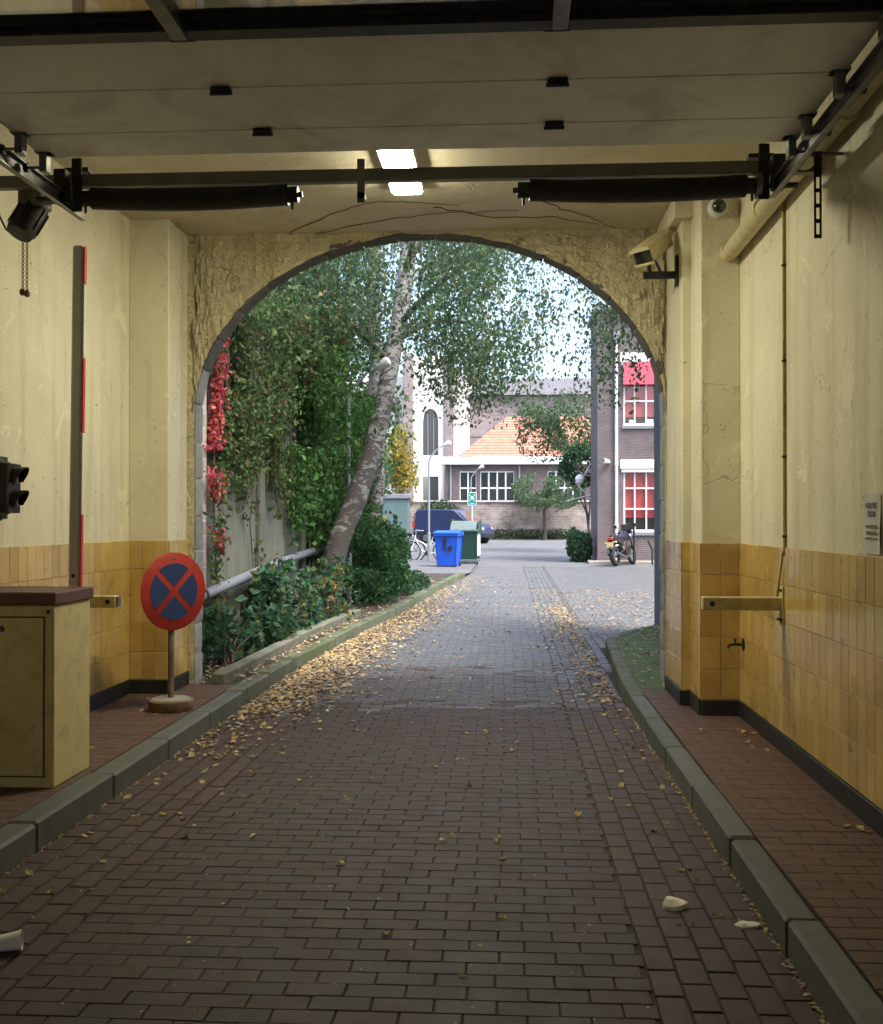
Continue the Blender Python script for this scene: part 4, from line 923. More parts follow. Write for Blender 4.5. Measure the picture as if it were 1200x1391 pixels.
# hipped roof with tile courses
rv = []; rfc = []; nr = 15
for i in range(nr):
    t0, t1 = i/nr, (i+1)/nr
    for (t, dz) in ((t0, 0.045), (t1, 0.0)):
        xl = -3.2+3.1*t; y_ = 69.75+4.2*t; z = 5.76+3.0*t+dz
        rv += [(xl, y_, z), (12, y_, z)]
    o_ = len(rv)-4; rfc.append((o_, o_+1, o_+3, o_+2))
    if i: rfc.append((o_-2, o_-1, o_+1, o_))
rv += [(-3.2, 69.75, 5.76), (-0.1, 73.95, 8.76), (-0.1, 75.5, 8.76), (-3.2, 79.7, 5.76)]; o_ = len(rv)-4; rfc.append((o_, o_+1, o_+2, o_+3))
MB().add(rv, rfc).build('roof', 'roof_tile', ha)
for (xa, xb, za, zb) in hh:
    n = 2 if xb-xa < 1.5 else 4
    w = MB().box(xa, xb, 70.1, 70.16, zb-0.1, zb).box(xa, xb, 70.1, 70.16, za, za+0.1).build('window', 'white_paint', ha)
    for i in range(n+1): x = xa+(xb-xa)*i/n; MB().box(max(xa, x-0.05), min(xb, x+0.05), 70.08, 70.165, za+0.1, zb-0.1).build('mullion', 'white_paint', w)
    MB().box(xa+0.05, xb-0.05, 70.09, 70.163, (za+zb)/2-0.05, (za+zb)/2+0.05).build('transom', 'white_paint', w)
    for i in range(n): MB().box(xa+(xb-xa)*i/n+0.05, xa+(xb-xa)*(i+1)/n-0.05, 70.12, 70.14, za+0.1, zb-0.1).build('pane', 'window_glass', w)
for x in (-3.75, 0.75): MB().tube([(x, 69.93, 1), (x, 69.93, 5.25)], 0.06, 8).build('downpipe', 'pole_grey', ha, True)
ch = thing('church', 'white church gable with tall arched window behind the low hall', 'church')
gx0, gx1 = -7.1, -4.75
wall = MB().box(gx0, gx0+0.72, 80, 80.4, 0, 14).box(gx1-0.45, gx1, 80, 80.4, 0, 14).box(gx0+0.72, gx1-0.45, 80, 80.4, 4.9, 6.5).box(gx0+0.72, gx1-0.45, 80, 80.4, 0, 3.1)
wx0, wx1 = gx0+0.72, gx1-0.45; wc_ = (wx0+wx1)/2; hw = (wx1-wx0)/2; nn = 14
for i in range(nn):
    xa = wx0+(wx1-wx0)*i/nn; xb = wx0+(wx1-wx0)*(i+1)/nn
    za, zb = [9.05+0.95*math.sqrt(max(0, 1-((x-wc_)/hw)**2)) for x in (xa, xb)]
    wall.add([(xa, 80, za), (xb, 80, zb), (xb, 80, 14), (xa, 80, 14), (xa, 80.4, za), (xb, 80.4, zb)], [(0, 1, 2, 3), (0, 4, 5, 1)])
wall.build('gable_wall', 'white_render', ch)
aw_ = MB().box(wx0, wx1, 80.25, 80.3, 6.5, 10.0).build('arched_window', 'window_glass', ch)
for x in (wc_-0.22, wc_+0.22): MB().box(x-0.04, x+0.04, 80.18, 80.24, 6.5, 9.8).build('mullion', 'lead', aw_)
MB().box(-5.85, -5.2, 80.1, 80.3, 3.1, 4.9).build('lower_window', 'window_glass', ch)
MB().box(gx0-0.75, gx0-0.01, 79.8, 80.6, 0, 14.2, 0.03).build('buttress', 'church_brick', ch); MB().box(gx1+0.01, gx1+0.6, 79.8, 80.6, 0, 14.2, 0.03).build('buttress', 'church_brick', ch)
MB().box(gx1+0.62, -2.9, 80.2, 84, 0, 12.6, 0.03).build('tower_bay', 'pale_stone', ch)
MB().box(-2.88, 9, 82, 84, 0, 11.2).box(-2.88, 9, 81.95, 82.0, 8.05, 8.3).build('nave_wall', 'church_brick', ch)
MB().prism([(81.6, 11.2), (90.5, 11.2), (90.5, 13.6)], -2.88, 9, 'x').build('nave_roof', 'slate', ch)
wv = MB().box(-14, gx0-0.8, 81, 84, 0, 12.6).build('side_wing', 'white_render', ch)
for x in (-8.6, -9.6): MB().box(x, x+0.35, 80.9, 80.998, 3, 11).build('pier', 'church_brick', wv)

# ------------------------------------------------------------------ street furniture in the courtyard
def street_lamp(label, x, y_, h, reach, z0):
    t = thing('street_lamp', label, 'street lamp', (x, y_, z0), 0, 'courtyard street lamps')
    MB().tube([(0, 0, -0.1), (0, 0, 1.0), (0, 0, 1.02), (0, 0, h-0.35)], [0.055, 0.055, 0.036, 0.032], 12).build('post', 'pole_grey', t, True)
    MB().tube([(0, 0, h-0.36), (0.03, 0, h-0.22), (0.12, 0, h-0.10), (reach*0.6, 0, h+0.10), (reach, 0, h+0.20)], [0.032, 0.03, 0.027, 0.024, 0.022], 10).build('arm', 'pole_grey', t, True)
    T = Matrix.Translation((reach+0.02, 0, h+0.22)) @ Matrix.Rotation(R(63), 4, 'Y')
    MB().lathe([(0.03, -0.06), (0.04, -0.04), (0.065, 0.04), (0.09, 0.11), (0.088, 0.15), (0.055, 0.185), (0.01, 0.195)], 16, T).build('lamp_head', 'lamp_head', t, True)
street_lamp('grey street lamp rising behind the leaning birch trunk', -2.64, 17.6, 3.75, 0.50, 0.2)
street_lamp('grey street lamp standing beside the blue bin', -2.585, 35.0, 3.68, 0.52, zg(35))
street_lamp('farthest street lamp in front of the low hall windows', -1.72, 50, 3.55, 0.40, zg(50))
gs = thing('assembly_sign', 'green and white assembly point sign on a thin post', 'sign', (-1.60, 48, zg(48)))
MB().tube([(0, 0.03, 0), (0, 0.03, 2.55)], 0.03, 10).build('post', 'white_paint', gs, True)
sp = MB().box(-0.20, 0.20, -0.012, 0.0, 1.98, 2.58, 0.002).build('sign_plate', 'white_paint', gs)
MB().box(-0.17, 0.17, -0.016, -0.013, 2.02, 2.55).build('green_field', 'sign_green', sp)
m = MB().lathe([(0.08, 0.0), (0.08, 0.002)], 18, Matrix.Translation((0, -0.017, 2.33)) @ Matrix.Rotation(R(90), 4, 'X'))
for sx in (-1, 1):
    for sz in (-1, 1):
        m.add([(sx*0.07, -0.0195, 2.33+sz*0.075), (sx*0.145, -0.0195, 2.33+sz*0.10), (sx*0.10, -0.0195, 2.33+sz*0.16)], [(0, 1, 2)])
m.box(-0.10, 0.10, -0.0195, -0.0165, 2.06, 2.085)
m.build('pictogram', 'white_paint', sp)

def wheel(t, c, r, w, ax, name='wheel', mat_r='galv'):
    o = MB().torus(c, ax, r*0.78, r*0.22, 28, 10).build(name, 'rubber', t, True)
    a_ = Vector(ax).normalized()*w/2; c = Vector(c)
    MB().tube([c-a_*0.8, c+a_*0.8], r*0.60, 20).build('rim', mat_r, o, True)
    return o
# blue wheelie bin
bn = thing('wheelie_bin', 'bright blue wheelie bin at the end of the left kerb', 'bin', (-1.76, 31.8, zg(31.8)), R(-8))
def taper(m, w0, d0, w1, d1, z0, z1, c=0.03):
    V = []
    for (w, d, z) in ((w0, d0, z0), (w1, d1, z1)):
        for sx, sy in ((-1, -1), (1, -1), (1, 1), (-1, 1)):
            V += [(sx*w/2-(c*sx if sy*sx > 0 else 0), sy*d/2-(c*sy if sy*sx < 0 else 0), z), (sx*w/2-(c*sx if sy*sx < 0 else 0), sy*d/2-(c*sy if sy*sx > 0 else 0), z)]
    return m.add(V, [tuple(range(8))[::-1], tuple(range(8, 16))]+[(k, (k+1) % 8, 8+(k+1) % 8, 8+k) for k in range(8)])
taper(MB(), 0.60, 0.62, 0.72, 0.80, 0.09, 1.0).build('body', 'blue_plastic', bn)
m = MB().box(-0.385, 0.385, -0.43, 0.42, 0.96, 1.03, 0.02); m.build('rim', 'blue_plastic', bn)
m = MB(); m.prism([(-0.44, 1.03), (0.45, 1.03), (0.42, 1.09), (0.1, 1.13), (-0.36, 1.10), (-0.44, 1.06)], -0.385, 0.385, 'x', 0.015); m.build('lid', 'blue_plastic', bn)
MB().box(-0.30, 0.30, 0.42, 0.47, 0.98, 1.02, 0.01).build('handle', 'blue_plastic', bn)
MB().box(-0.10, 0.0, -0.412, -0.385, 0.80, 0.93, 0.005).box(-0.09, -0.02, -0.385, -0.35, 0.55, 0.79, 0.003).box(0.06, 0.16, -0.375, -0.345, 0.52, 0.68, 0.004).build('stickers', 'black', bn)
for sx in (-1, 1): wheel(bn, (sx*0.30, 0.28, 0.10), 0.10, 0.06, (1, 0, 0)); wheel(bn, (sx*0.28, -0.24, 0.075), 0.075, 0.05, (1, 0, 0))
# green container
gb = thing('waste_container', 'dark green waste container with pale lid behind the blue bin', 'container', (-1.34, 33.9, zg(33.9)), R(-4))
taper(MB(), 0.80, 0.95, 0.86, 1.02, 0.17, 1.10, 0.02).build('body', 'green_plastic', gb)
MB().box(-0.45, 0.45, -0.54, 0.54, 1.07, 1.12, 0.01).box(-0.42, 0.42, -0.49, 0.49, 0.12, 0.19, 0.01).build('frame_rim', 'pale_green_lid', gb)
MB().prism([(-0.54, 1.12), (-0.2, 1.36), (0.3, 1.40), (0.54, 1.14)], -0.44, 0.38, 'x', 0.02).build('lid', 'pale_green_lid', gb)
for sx in (-0.47, 0.42): MB().prism([(-0.5, 1.0), (0.5, 1.0), (0.5, 1.45), (0.35, 1.45), (-0.1, 1.30)], sx, sx+0.045, 'x', 0.005).build('lid_arm', 'green_plastic', gb)
for sx in (-1, 1):
    for sy in (-1, 1): wheel(gb, (sx*0.34, sy*0.40, 0.085), 0.085, 0.05, (1, 0, 0))
MB().box(0.41, 0.435, -0.40, 0.40, 0.3, 1.0, 0.004).build('side_label', 'white_paint', gb)
# utility cabinet
uc = thing('utility_cabinet', 'tall teal utility cabinet with dark flat cap behind the shrub', 'cabinet', (-3.98, 38, zg(38)))
MB().box(-0.46, 0.46, -0.35, 0.35, 0, 2.15, 0.02).build('body', 'teal_paint', uc); MB().box(-0.53, 0.53, -0.42, 0.42, 2.15, 2.32, 0.02).build('cap', 'lead', uc)
for x0_, x1_ in ((-0.43, -0.005), (0.005, 0.43)): MB().box(x0_, x1_, -0.362, -0.351, 0.15, 2.05, 0.004).build('door', 'teal_paint', uc)
# bicycles
def bicycle(label, x, y_, rz, frame, lean=0.0):
    t = thing('bicycle', label, 'bicycle', (x, y_, zg(y_)), rz, 'bicycles by the street lamp'); t.rotation_euler[0] = lean
    def wh(cx):
        o = MB().torus((cx, 0, 0.35), (0, 1, 0), 0.33, 0.019, 32, 6).build('wheel', 'rubber', t, True)
        MB().torus((cx, 0, 0.35), (0, 1, 0), 0.306, 0.011, 32, 6).build('rim', 'chrome', o, True)
        m = MB()
        for k in range(14):
            a_ = 2*math.pi*k/14; m.tube([(cx, 0.02*(1 if k % 2 else -1), 0.35), (cx+0.305*math.cos(a_), 0, 0.35+0.305*math.sin(a_))], 0.0025, 4)
        m.tube([(cx, -0.04, 0.35), (cx, 0.04, 0.35)], 0.025, 8); m.build('spokes', 'chrome', o)
        m = MB(); pts = [(cx+0.375*math.cos(R(a_)), 0, 0.35+0.375*math.sin(R(a_))) for a_ in range(5, 176, 12)]
        m.tube(pts, 0.018, 6); m.build('mudguard', 'chrome', t, True)
    wh(-0.54); wh(0.56)
    m = MB().tube([(0.42, 0, 0.82), (0.34, 0, 0.68), (0.18, 0, 0.40), (-0.02, 0, 0.29)], 0.018, 8).tube([(0.40, 0, 0.90), (0.44, 0, 0.72), (0.56, 0, 0.35)], 0.016, 8)
    m.tube([(-0.02, 0, 0.29), (-0.20, 0, 0.84)], 0.016, 8).tube([(-0.02, 0.03, 0.29), (-0.54, 0.05, 0.35)], 0.011, 6).tube([(-0.16, 0.02, 0.72), (-0.54, 0.05, 0.35)], 0.010, 6).tube([(0.36, 0, 0.74), (-0.10, 0, 0.50)], 0.015, 8)
    m.build('frame', frame, t, True)
    MB().tube([(0.40, 0, 0.90), (0.38, 0, 1.02)], 0.014, 8).tube([(0.18, -0.28, 1.06), (0.34, -0.24, 1.07), (0.42, -0.1, 1.05), (0.40, 0, 1.03), (0.42, 0.1, 1.05), (0.34, 0.24, 1.07), (0.18, 0.28, 1.06)], 0.012, 8).build('handlebar', 'chrome', t, True)
    MB().tube([(-0.35, 0, 0.92), (-0.27, 0, 0.93), (-0.15, 0, 0.92), (-0.04, 0, 0.90)], [0.04, 0.095, 0.055, 0.015], 10).build('saddle', 'black', t, True)
    MB().box(-0.78, -0.28, -0.07, 0.07, 0.74, 0.755, 0.004).tube([(-0.7, 0.06, 0.74), (-0.55, 0.05, 0.36)], 0.007, 5).build('rear_rack', 'dark_steel', t)
    MB().tube([(-0.02, -0.02, 0.29), (-0.02, 0.06, 0.29)], 0.09, 18).tube([(-0.02, 0.07, 0.29), (0.10, 0.08, 0.20)], 0.01, 6).tube([(0.10, 0.08, 0.20), (0.10, 0.18, 0.20)], 0.018, 6).build('crank', 'dark_steel', t)
    MB().lathe([(0.02, 0), (0.055, 0.03), (0.06, 0.06), (0.01, 0.065)], 12, Matrix.Translation((0.45, 0, 0.86)) @ Matrix.Rotation(R(90), 4, 'Y')).build('headlight', 'chrome', t, True)
bicycle('white framed bicycle parked between the shrub and the blue bin', -2.72, 35.9, R(172), 'white_paint', R(3))
bicycle('dark bicycle half hidden behind the shrub', -3.55, 36.4, R(150), 'dark_steel', R(4))

# blue van
vn = thing('delivery_van', 'small dark blue delivery van parked in front of the boundary wall', 'van', (-2.95, 58.1, zg(58)), R(-20))
W2 = 0.84
body = [(-2.02, 0.32), (-2.06, 0.75), (-2.0, 1.0), (-1.94, 1.62), (-1.86, 1.78), (-1.6, 1.83), (0.15, 1.84), (0.45, 1.78), (1.18, 1.14), (1.75, 1.0), (2.0, 0.84), (2.08, 0.6), (2.06, 0.34), (1.75, 0.26), (-1.7, 0.26)]
MB().prism(body, -W2, W2, 'y', 0.07).build('body', 'van_blue', vn, True)
for sy in (-1, 1):
    yy = sy*(W2+0.004)
    d = MB().add([(0.08, yy, 1.10), (1.02, yy, 1.10), (0.50, yy*0.985, 1.66), (0.08, yy*0.985, 1.70)], [(0, 1, 2, 3)]); d.build('side_window', 'dark_glass', vn)
    MB().box(-1.9, 1.9, min(yy, yy+sy*0.03), max(yy, yy+sy*0.03), 0.52, 0.60, 0.008).build('rub_strip', 'black', vn)
    for gx in (0.05, -1.0): MB().box(gx, gx+0.01, min(sy*W2, yy+sy*0.004), max(sy*W2, yy+sy*0.004), 0.35, 1.72).build('door_gap', 'black', vn)
    MB().box(-2.075, -1.93, min(sy*0.70, sy*0.855), max(sy*0.70, sy*0.855), 0.84, 1.18, 0.02).build('tail_light', 'tail_red', vn)
    MB().box(1.86, 2.04, min(sy*0.5, sy*0.80), max(sy*0.5, sy*0.80), 0.66, 0.84, 0.03).build('headlight', 'chrome', vn)
    MB().box(0.90, 1.02, min(sy*0.84, sy*1.03), max(sy*0.84, sy*1.03), 1.12, 1.30, 0.03).build('mirror', 'black', vn)
    for cx in (-1.25, 1.38):
        MB().torus((cx, sy*0.80, 0.31), (0, 1, 0), 0.36, 0.05, 24, 6).build('wheel_arch', 'black', vn, True); wheel(vn, (cx, sy*0.80, 0.30), 0.30, 0.2, (0, 1, 0))
MB().add([(1.14, -0.70, 1.19), (1.14, 0.70, 1.19), (0.52, 0.66, 1.735), (0.52, -0.66, 1.735)], [(0, 1, 2, 3)]).build('windscreen', 'dark_glass', vn).location = (0.012, 0, 0.012)
MB().box(-2.13, -2.03, -0.8, 0.8, 0.36, 0.56, 0.03).box(2.02, 2.13, -0.8, 0.8, 0.32, 0.56, 0.03).build('bumper', 'black', vn)
MB().box(-1.99, -1.955, -0.55, -0.03, 1.15, 1.6, 0.01).box(-1.99, -1.955, 0.03, 0.55, 1.15, 1.6, 0.01).build('rear_window', 'dark_glass', vn)

# motorcycle, rear wheel towards the lane
mc = thing('motorcycle', 'dark blue motorcycle parked in front of the brick building', 'motorcycle', (3.66, 33.9, zg(33.9)), R(62)); mc.rotation_euler[0] = R(-7)
for cx, r, wd in ((-0.68, 0.31, 0.15), (0.72, 0.31, 0.11)):
    o = MB().torus((cx, 0, r), (0, 1, 0), r-wd/2, wd/2, 30, 10).build('wheel', 'rubber', mc, True)
    m = MB().torus((cx, 0, r), (0, 1, 0), r-wd*0.95, 0.025, 26, 6).tube([(cx, -0.06, r), (cx, 0.06, r)], 0.05, 12)
    for k in range(5): a_ = 2*math.pi*k/5; m.tube([(cx, 0, r), (cx+(r-wd)*math.cos(a_), 0, r+(r-wd)*math.sin(a_))], 0.018, 6)
    m.build('rim', 'chrome', o, True)
MB().tube([(-0.32, 0, 0.83), (-0.05, 0, 0.86), (0.12, 0, 0.93), (0.32, 0, 0.93), (0.44, 0, 0.84)], [0.10, 0.13, 0.17, 0.16, 0.07], 14).build('fuel_tank', 'bike_blue', mc, True)
MB().tube([(-0.82, 0, 0.90), (-0.62, 0, 0.87), (-0.40, 0, 0.82), (-0.12, 0, 0.82), (0.02, 0, 0.86)], [0.06, 0.13, 0.145, 0.13, 0.08], 12).build('seat', 'black', mc, True)
MB().box(-0.25, 0.30, -0.17, 0.17, 0.30, 0.62, 0.05).tube([(0.1, 0, 0.6), (0.2, 0, 0.8)], 0.12, 10).tube([(-0.1, -0.2, 0.42), (-0.1, 0.2, 0.42)], 0.13, 14).build('engine', 'dark_steel', mc, True)
MB().tube([(0.4, 0, 0.9), (0.1, 0, 0.75), (-0.3, 0, 0.7), (-0.75, 0, 0.82)], 0.035, 8).tube([(-0.25, 0.1, 0.45), (-0.68, 0.1, 0.31)], 0.03, 8).tube([(-0.25, -0.1, 0.45), (-0.68, -0.1, 0.31)], 0.03, 8).tube([(0.42, 0, 0.85), (0.25, 0, 0.35), (-0.1, 0, 0.27)], 0.03, 8).build('frame', 'black', mc, True)
for sy in (-1, 1):
    MB().tube([(0.72, sy*0.09, 0.31), (0.52, sy*0.09, 0.85), (0.46, sy*0.09, 1.0)], 0.025, 8).build('fork', 'dark_steel', mc, True)
    MB().tube([(0.3, sy*0.15, 0.35), (-0.1, sy*0.17, 0.24), (-0.35, sy*0.17, 0.28), (-0.85, sy*0.17, 0.40)], [0.02, 0.025, 0.045, 0.05], 10).build('exhaust', 'galv', mc, True)
    MB().tube([(0.42, sy*0.25, 1.04), (0.44, sy*0.30, 1.22)], 0.008, 6).build('mirror_stalk', 'black', mc); MB().lathe([(0.02, -0.02), (0.055, 0.0), (0.05, 0.02), (0.005, 0.025)], 12, Matrix.Translation((0.44, sy*0.33, 1.25)) @ Matrix.Rotation(R(-90), 4, 'Y')).build('mirror', 'black', mc, True)
    MB().tube([(-0.88, sy*0.06, 0.74), (-0.88, sy*0.19, 0.74)], [0.012, 0.03], 8).build('indicator', 'plate_yellow', mc)
    MB().tube([(-0.86, sy*0.08, 0.80), (-0.55, sy*0.12, 0.76), (-0.25, sy*0.13, 0.72)], [0.03, 0.07, 0.06], 8).build('side_panel', 'bike_blue', mc, True)
MB().tube([(0.26, -0.36, 1.02), (0.36, -0.2, 1.04), (0.46, -0.08, 1.0), (0.46, 0.08, 1.0), (0.36, 0.2, 1.04), (0.26, 0.36, 1.02)], 0.016, 8).build('handlebar', 'black', mc, True)
MB().lathe([(0.05, -0.08), (0.10, -0.02), (0.10, 0.05), (0.02, 0.07)], 16, Matrix.Translation((0.62, 0, 0.90)) @ Matrix.Rotation(R(90), 4, 'Y')).build('headlight', 'chrome', mc, True)
MB().prism([(0.50, 1.0), (0.58, 1.0), (0.50, 1.32), (0.46, 1.30)], -0.16, 0.16, 'y', 0.02).build('windshield', 'dark_glass', mc)
MB().box(-0.93, -0.85, -0.09, 0.09, 0.80, 0.90, 0.02).build('tail_light', 'tail_red', mc); MB().tube([(-0.80, 0, 0.72), (-0.98, 0, 0.50)], [0.10, 0.07], 8).build('rear_mudguard', 'black', mc)
MB().box(-0.985, -0.972, -0.105, 0.105, 0.58, 0.74, 0.003).build('number_plate', 'plate_yellow', mc)
MB().tube([(-0.15, 0.12, 0.28), (-0.22, 0.30, 0.02)], 0.012, 6).build('kick_stand', 'dark_steel', mc)
# tethering posts
for lab, x, top, kink in (('black straight post beside the motorcycle', 4.02, 1.25, 0.0), ('short black bent post right of the motorcycle', 4.60, 0.78, -0.14)):
    o = MB().tube([(0, 0, 0), (0, 0, top*0.55), (0.005, 0, top*0.6), (kink, 0, top)], 0.032, 10).build('bollard_post', 'black', None, True); o.location = (x, 34.4, zg(34)); tag(o, lab, 'post')

# ------------------------------------------------------------------ trees and plants
GREEN = np.array([(0.045, 0.10, 0.045), (0.055, 0.12, 0.05), (0.04, 0.085, 0.05), (0.07, 0.13, 0.06), (0.05, 0.10, 0.06)])
BIRCH = np.array([(0.085, 0.145, 0.078), (0.10, 0.165, 0.085), (0.07, 0.125, 0.07), (0.115, 0.18, 0.095), (0.08, 0.135, 0.08), (0.105, 0.17, 0.07)]*4+[(0.22, 0.19, 0.06)])
BRIGHT = np.array([(0.06, 0.15, 0.04), (0.075, 0.175, 0.045), (0.05, 0.125, 0.04), (0.115, 0.19, 0.055)])
IVY = np.array([(0.05, 0.11, 0.035), (0.065, 0.13, 0.045), (0.085, 0.10, 0.04), (0.055, 0.10, 0.04), (0.12, 0.17, 0.055), (0.09, 0.08, 0.04)])
YELLOW = np.array([(0.42, 0.34, 0.07), (0.34, 0.30, 0.08), (0.28, 0.28, 0.08), (0.46, 0.34, 0.06)])
RED = np.array([(0.46, 0.07, 0.11), (0.36, 0.05, 0.08), (0.52, 0.11, 0.16), (0.28, 0.07, 0.05), (0.42, 0.14, 0.09)])
DRY = np.array([(0.48, 0.39, 0.22), (0.42, 0.33, 0.20), (0.54, 0.44, 0.22), (0.34, 0.22, 0.13), (0.54, 0.45, 0.29), (0.30, 0.20, 0.12), (0.46, 0.34, 0.13), (0.48, 0.39, 0.28), (0.40, 0.30, 0.20)])
def smooth_path(pts, n=6):
    out = []
    P = [Vector(p) for p in pts]
    for i in range(len(P)-1):
        p0, p1, p2, p3 = P[max(i-1, 0)], P[i], P[i+1], P[min(i+2, len(P)-1)]
        for k in range(n):
            t = k/n; out.append(0.5*((2*p1)+(-p0+p2)*t+(2*p0-5*p1+4*p2-p3)*t*t+(-p0+3*p1-3*p2+p3)*t**3))
    out.append(P[-1]); return out
def trunk_mesh(pts, r0, r1, n=14, wob=0.10):
    sp = smooth_path(pts); rs = [r0+(r1-r0)*(i/(len(sp)-1))**0.8 for i in range(len(sp))]; rs[0] *= 1.35; rs[1] *= 1.18
    m = MB(); m.tube(sp, rs, n)
    m.v = [tuple(Vector(v)+Vector((noise.noise(Vector(v)*4), noise.noise(Vector(v)*4+Vector((9, 0, 0))), 0))*wob*r0) for v in m.v]
    return m
def strands(starts, length, step, sag=1.0, spread=0.5):
    """points along drooping twigs"""
    P = []
    for s in starts:
        d = rng.normal(size=3)*spread; d[2] = -0.35; p = np.array(s); L = length*rng.uniform(0.5, 1.3); k = 0
        while k < L:
            d[2] -= 0.12*sag; d = d/np.linalg.norm(d); p = p+d*step; k += step
            P.append(p+rng.normal(size=3)*0.05)
    return np.array(P)
def birch(label, pts, r0, limbs, starts, n_leaf_size, length, cut=None, step=0.045):
    t = thing('birch_tree', label, 'tree', tuple(pts[0]), 0, 'birch trees by the kerb'); o0 = Vector(pts[0])
    rel = [Vector(p)-o0 for p in pts]
    trunk_mesh(rel, r0, r0*0.72).build('trunk', 'birch', t, True)
    for lm in limbs:
        q = [Vector(p)-o0 for p in lm]; m = MB(); sp = smooth_path(q, 5); m.tube(sp, [0.06-(0.048)*i/(len(sp)-1) for i in range(len(sp))], 8); m.build('limb', 'bark', t, True)
    P = strands(starts, length, step)
    if cut is not None: P = P[cut(P)]
    bare = (np.abs(P[:, 0]+1.72) < 0.25) & (P[:, 1] < 18.9) & (rng.random(len(P)) < 0.7)      # the crown is open in front of the stem
    P = P[~bare]
    P = P-np.array(o0); link('crown', leaves_mesh('crown', P, n_leaf_size, BIRCH, 0.9), t); return t
T1 = [(-2.74, 16.4, 0.15), (-2.745, 16.4, 0.5), (-2.67, 16.6, 1.2), (-2.43, 16.9, 1.9), (-2.265, 17.3, 2.56), (-2.16, 17.6, 3.09), (-2.08, 17.9, 3.6), (-2.015, 18.2, 4.2), (-1.87, 18.6, 5.3), (-1.76, 19.0, 6.6), (-1.6, 19.1, 8.5)]
limbs1 = [[(-1.9, 18.5, 5.0), (-1.1, 17.8, 5.6), (0.0, 17.0, 6.0), (1.1, 16.4, 5.7)], [(-2.0, 18.2, 4.3), (-2.8, 17.6, 5.0), (-3.8, 16.6, 5.3)], [(-1.8, 18.8, 6.0), (-1.4, 17.4, 6.8), (-1.2, 15.8, 6.6)],
          [(-1.8, 18.9, 6.2), (-0.6, 18.6, 7.4), (0.8, 18.2, 7.6)], [(-1.95, 18.3, 4.7), (-1.2, 18.6, 5.1), (-0.4, 18.9, 5.0), (0.5, 18.8, 4.6)]]
def crown_starts(n, c, rad, dens=None, thr=0.0):
    S = []
    while len(S) < n:
        q = rng.uniform(-1, 1, 3)
        if q @ q > 1: continue
        p = np.array(c)+q*np.array(rad)
        v = noise.noise(Vector(p*0.9))+0.6*noise.noise(Vector(p*2.1))
        if v < thr: continue
        if dens is not None and rng.random() > dens(p): continue
        S.append(p)
    return S
def d1(p):
    d = 1.0
    px = p[0]/p[1]                       # thinner towards the right-hand side of the crown
    if p[0] > -0.2: d *= 0.5
    if p[0] > 0.9: d *= 0.75
    return d
S1 = crown_starts(1350, (-1.7, 17.2, 5.9), (3.4, 3.2, 1.8), d1, 0.2)
S1 += crown_starts(130, (-0.3, 16.8, 4.55), (1.1, 1.5, 0.5), None, -0.1)
S1 += crown_starts(700, (-3.1, 16.4, 5.7), (1.9, 2.2, 1.3), None, -0.35)
S1 += [np.array((rng.uniform(1.15, 1.75), rng.uniform(14.8, 16.0), rng.uniform(4.1, 5.8))) for _ in range(85)]
birch('leaning birch tree with black and white trunk beside the left kerb', T1, 0.19, limbs1, S1, 0.058, 1.15, lambda P: P[:, 2] > np.where(P[:, 0] < -1.45, 4.2, np.where(P[:, 0] > 1.0, 3.1, 3.35))+0.22*np.sin(P[:, 0]*2.3)+0.16*np.sin(P[:, 0]*5.1+P[:, 1]*2), 0.04)
T2 = [(-2.72, 21, 0.2), (-2.68, 21, 0.8), (-2.65, 21, 1.66), (-2.57, 21, 2.5), (-2.64, 21, 3.3), (-2.66, 21, 4.0), (-2.61, 21, 4.6), (-2.69, 21.2, 5.8), (-2.6, 21.3, 8.0)]
S2 = crown_starts(800, (-2.4, 21.0, 6.5), (3.0, 2.6, 2.5))
birch('straighter pale birch tree behind the leaning one', T2, 0.17, [[(-2.65, 21, 4.6), (-1.9, 20.6, 5.4), (-0.8, 20.2, 5.9)], [(-2.66, 21.1, 5.0), (-3.5, 20.8, 5.9), (-4.3, 20.4, 6.2)]], S2, 0.062, 1.2, lambda P: P[:, 2] > 4.75+0.3*np.sin(P[:, 0]*3), 0.05)

# ivy on the garden wall: leaves hugging the wall, hanging lower in places
def ivy_points(n, y0, y1, zlow, zhigh, x0=-3.17, thick=0.28, thresh=0.0):
    P = []
    while len(P) < n:
        y_ = rng.uniform(y0, y1); zl = zlow(y_); z = rng.uniform(zl-0.8, zhigh(y_))
        if z < zl and rng.random() > max(0, 1-(zl-z)/0.8)**2: continue
        if noise.noise(Vector((y_*1.1, z*0.9, 3.3)))+0.4*noise.noise(Vector((y_*3.3, z*2.2, 1.3))) < -0.18+thresh: continue
        h = max(0, (z-zl)); P.append((x0+abs(rng.normal())*thick*(0.35+0.35*h), y_, z))
    return np.array(P)
iv = thing('ivy', 'dark brownish ivy hanging over the top of the garden wall', 'climber', (-3.2, 11.5, 0))
o0 = np.array((-3.2, 11.5, 0))
P = ivy_points(26000, 9.9, 18.5, lambda y_: 2.35+0.45*math.sin(y_*1.3)+0.2*math.sin(y_*3.7)+(0.9 if y_ < 11.2 else 0), lambda y_: 4.25+0.15*math.sin(y_*2)+0.12*max(0, y_-12))
link('foliage', leaves_mesh('foliage', P-o0, 0.062, IVY, 0.7), iv)
m = MB()
for k in range(46):
    y_ = random.uniform(9.9, 18.5); z = 4.0; x = 0.05; pts = []
    while z > random.uniform(0.5, 2.6) and len(pts) < 24:
        pts.append((x+random.uniform(0, 0.05), y_-11.5, z)); z -= 0.2; y_ += random.gauss(0, 0.035)
    if len(pts) > 2: m.tube(pts, 0.009, 5)
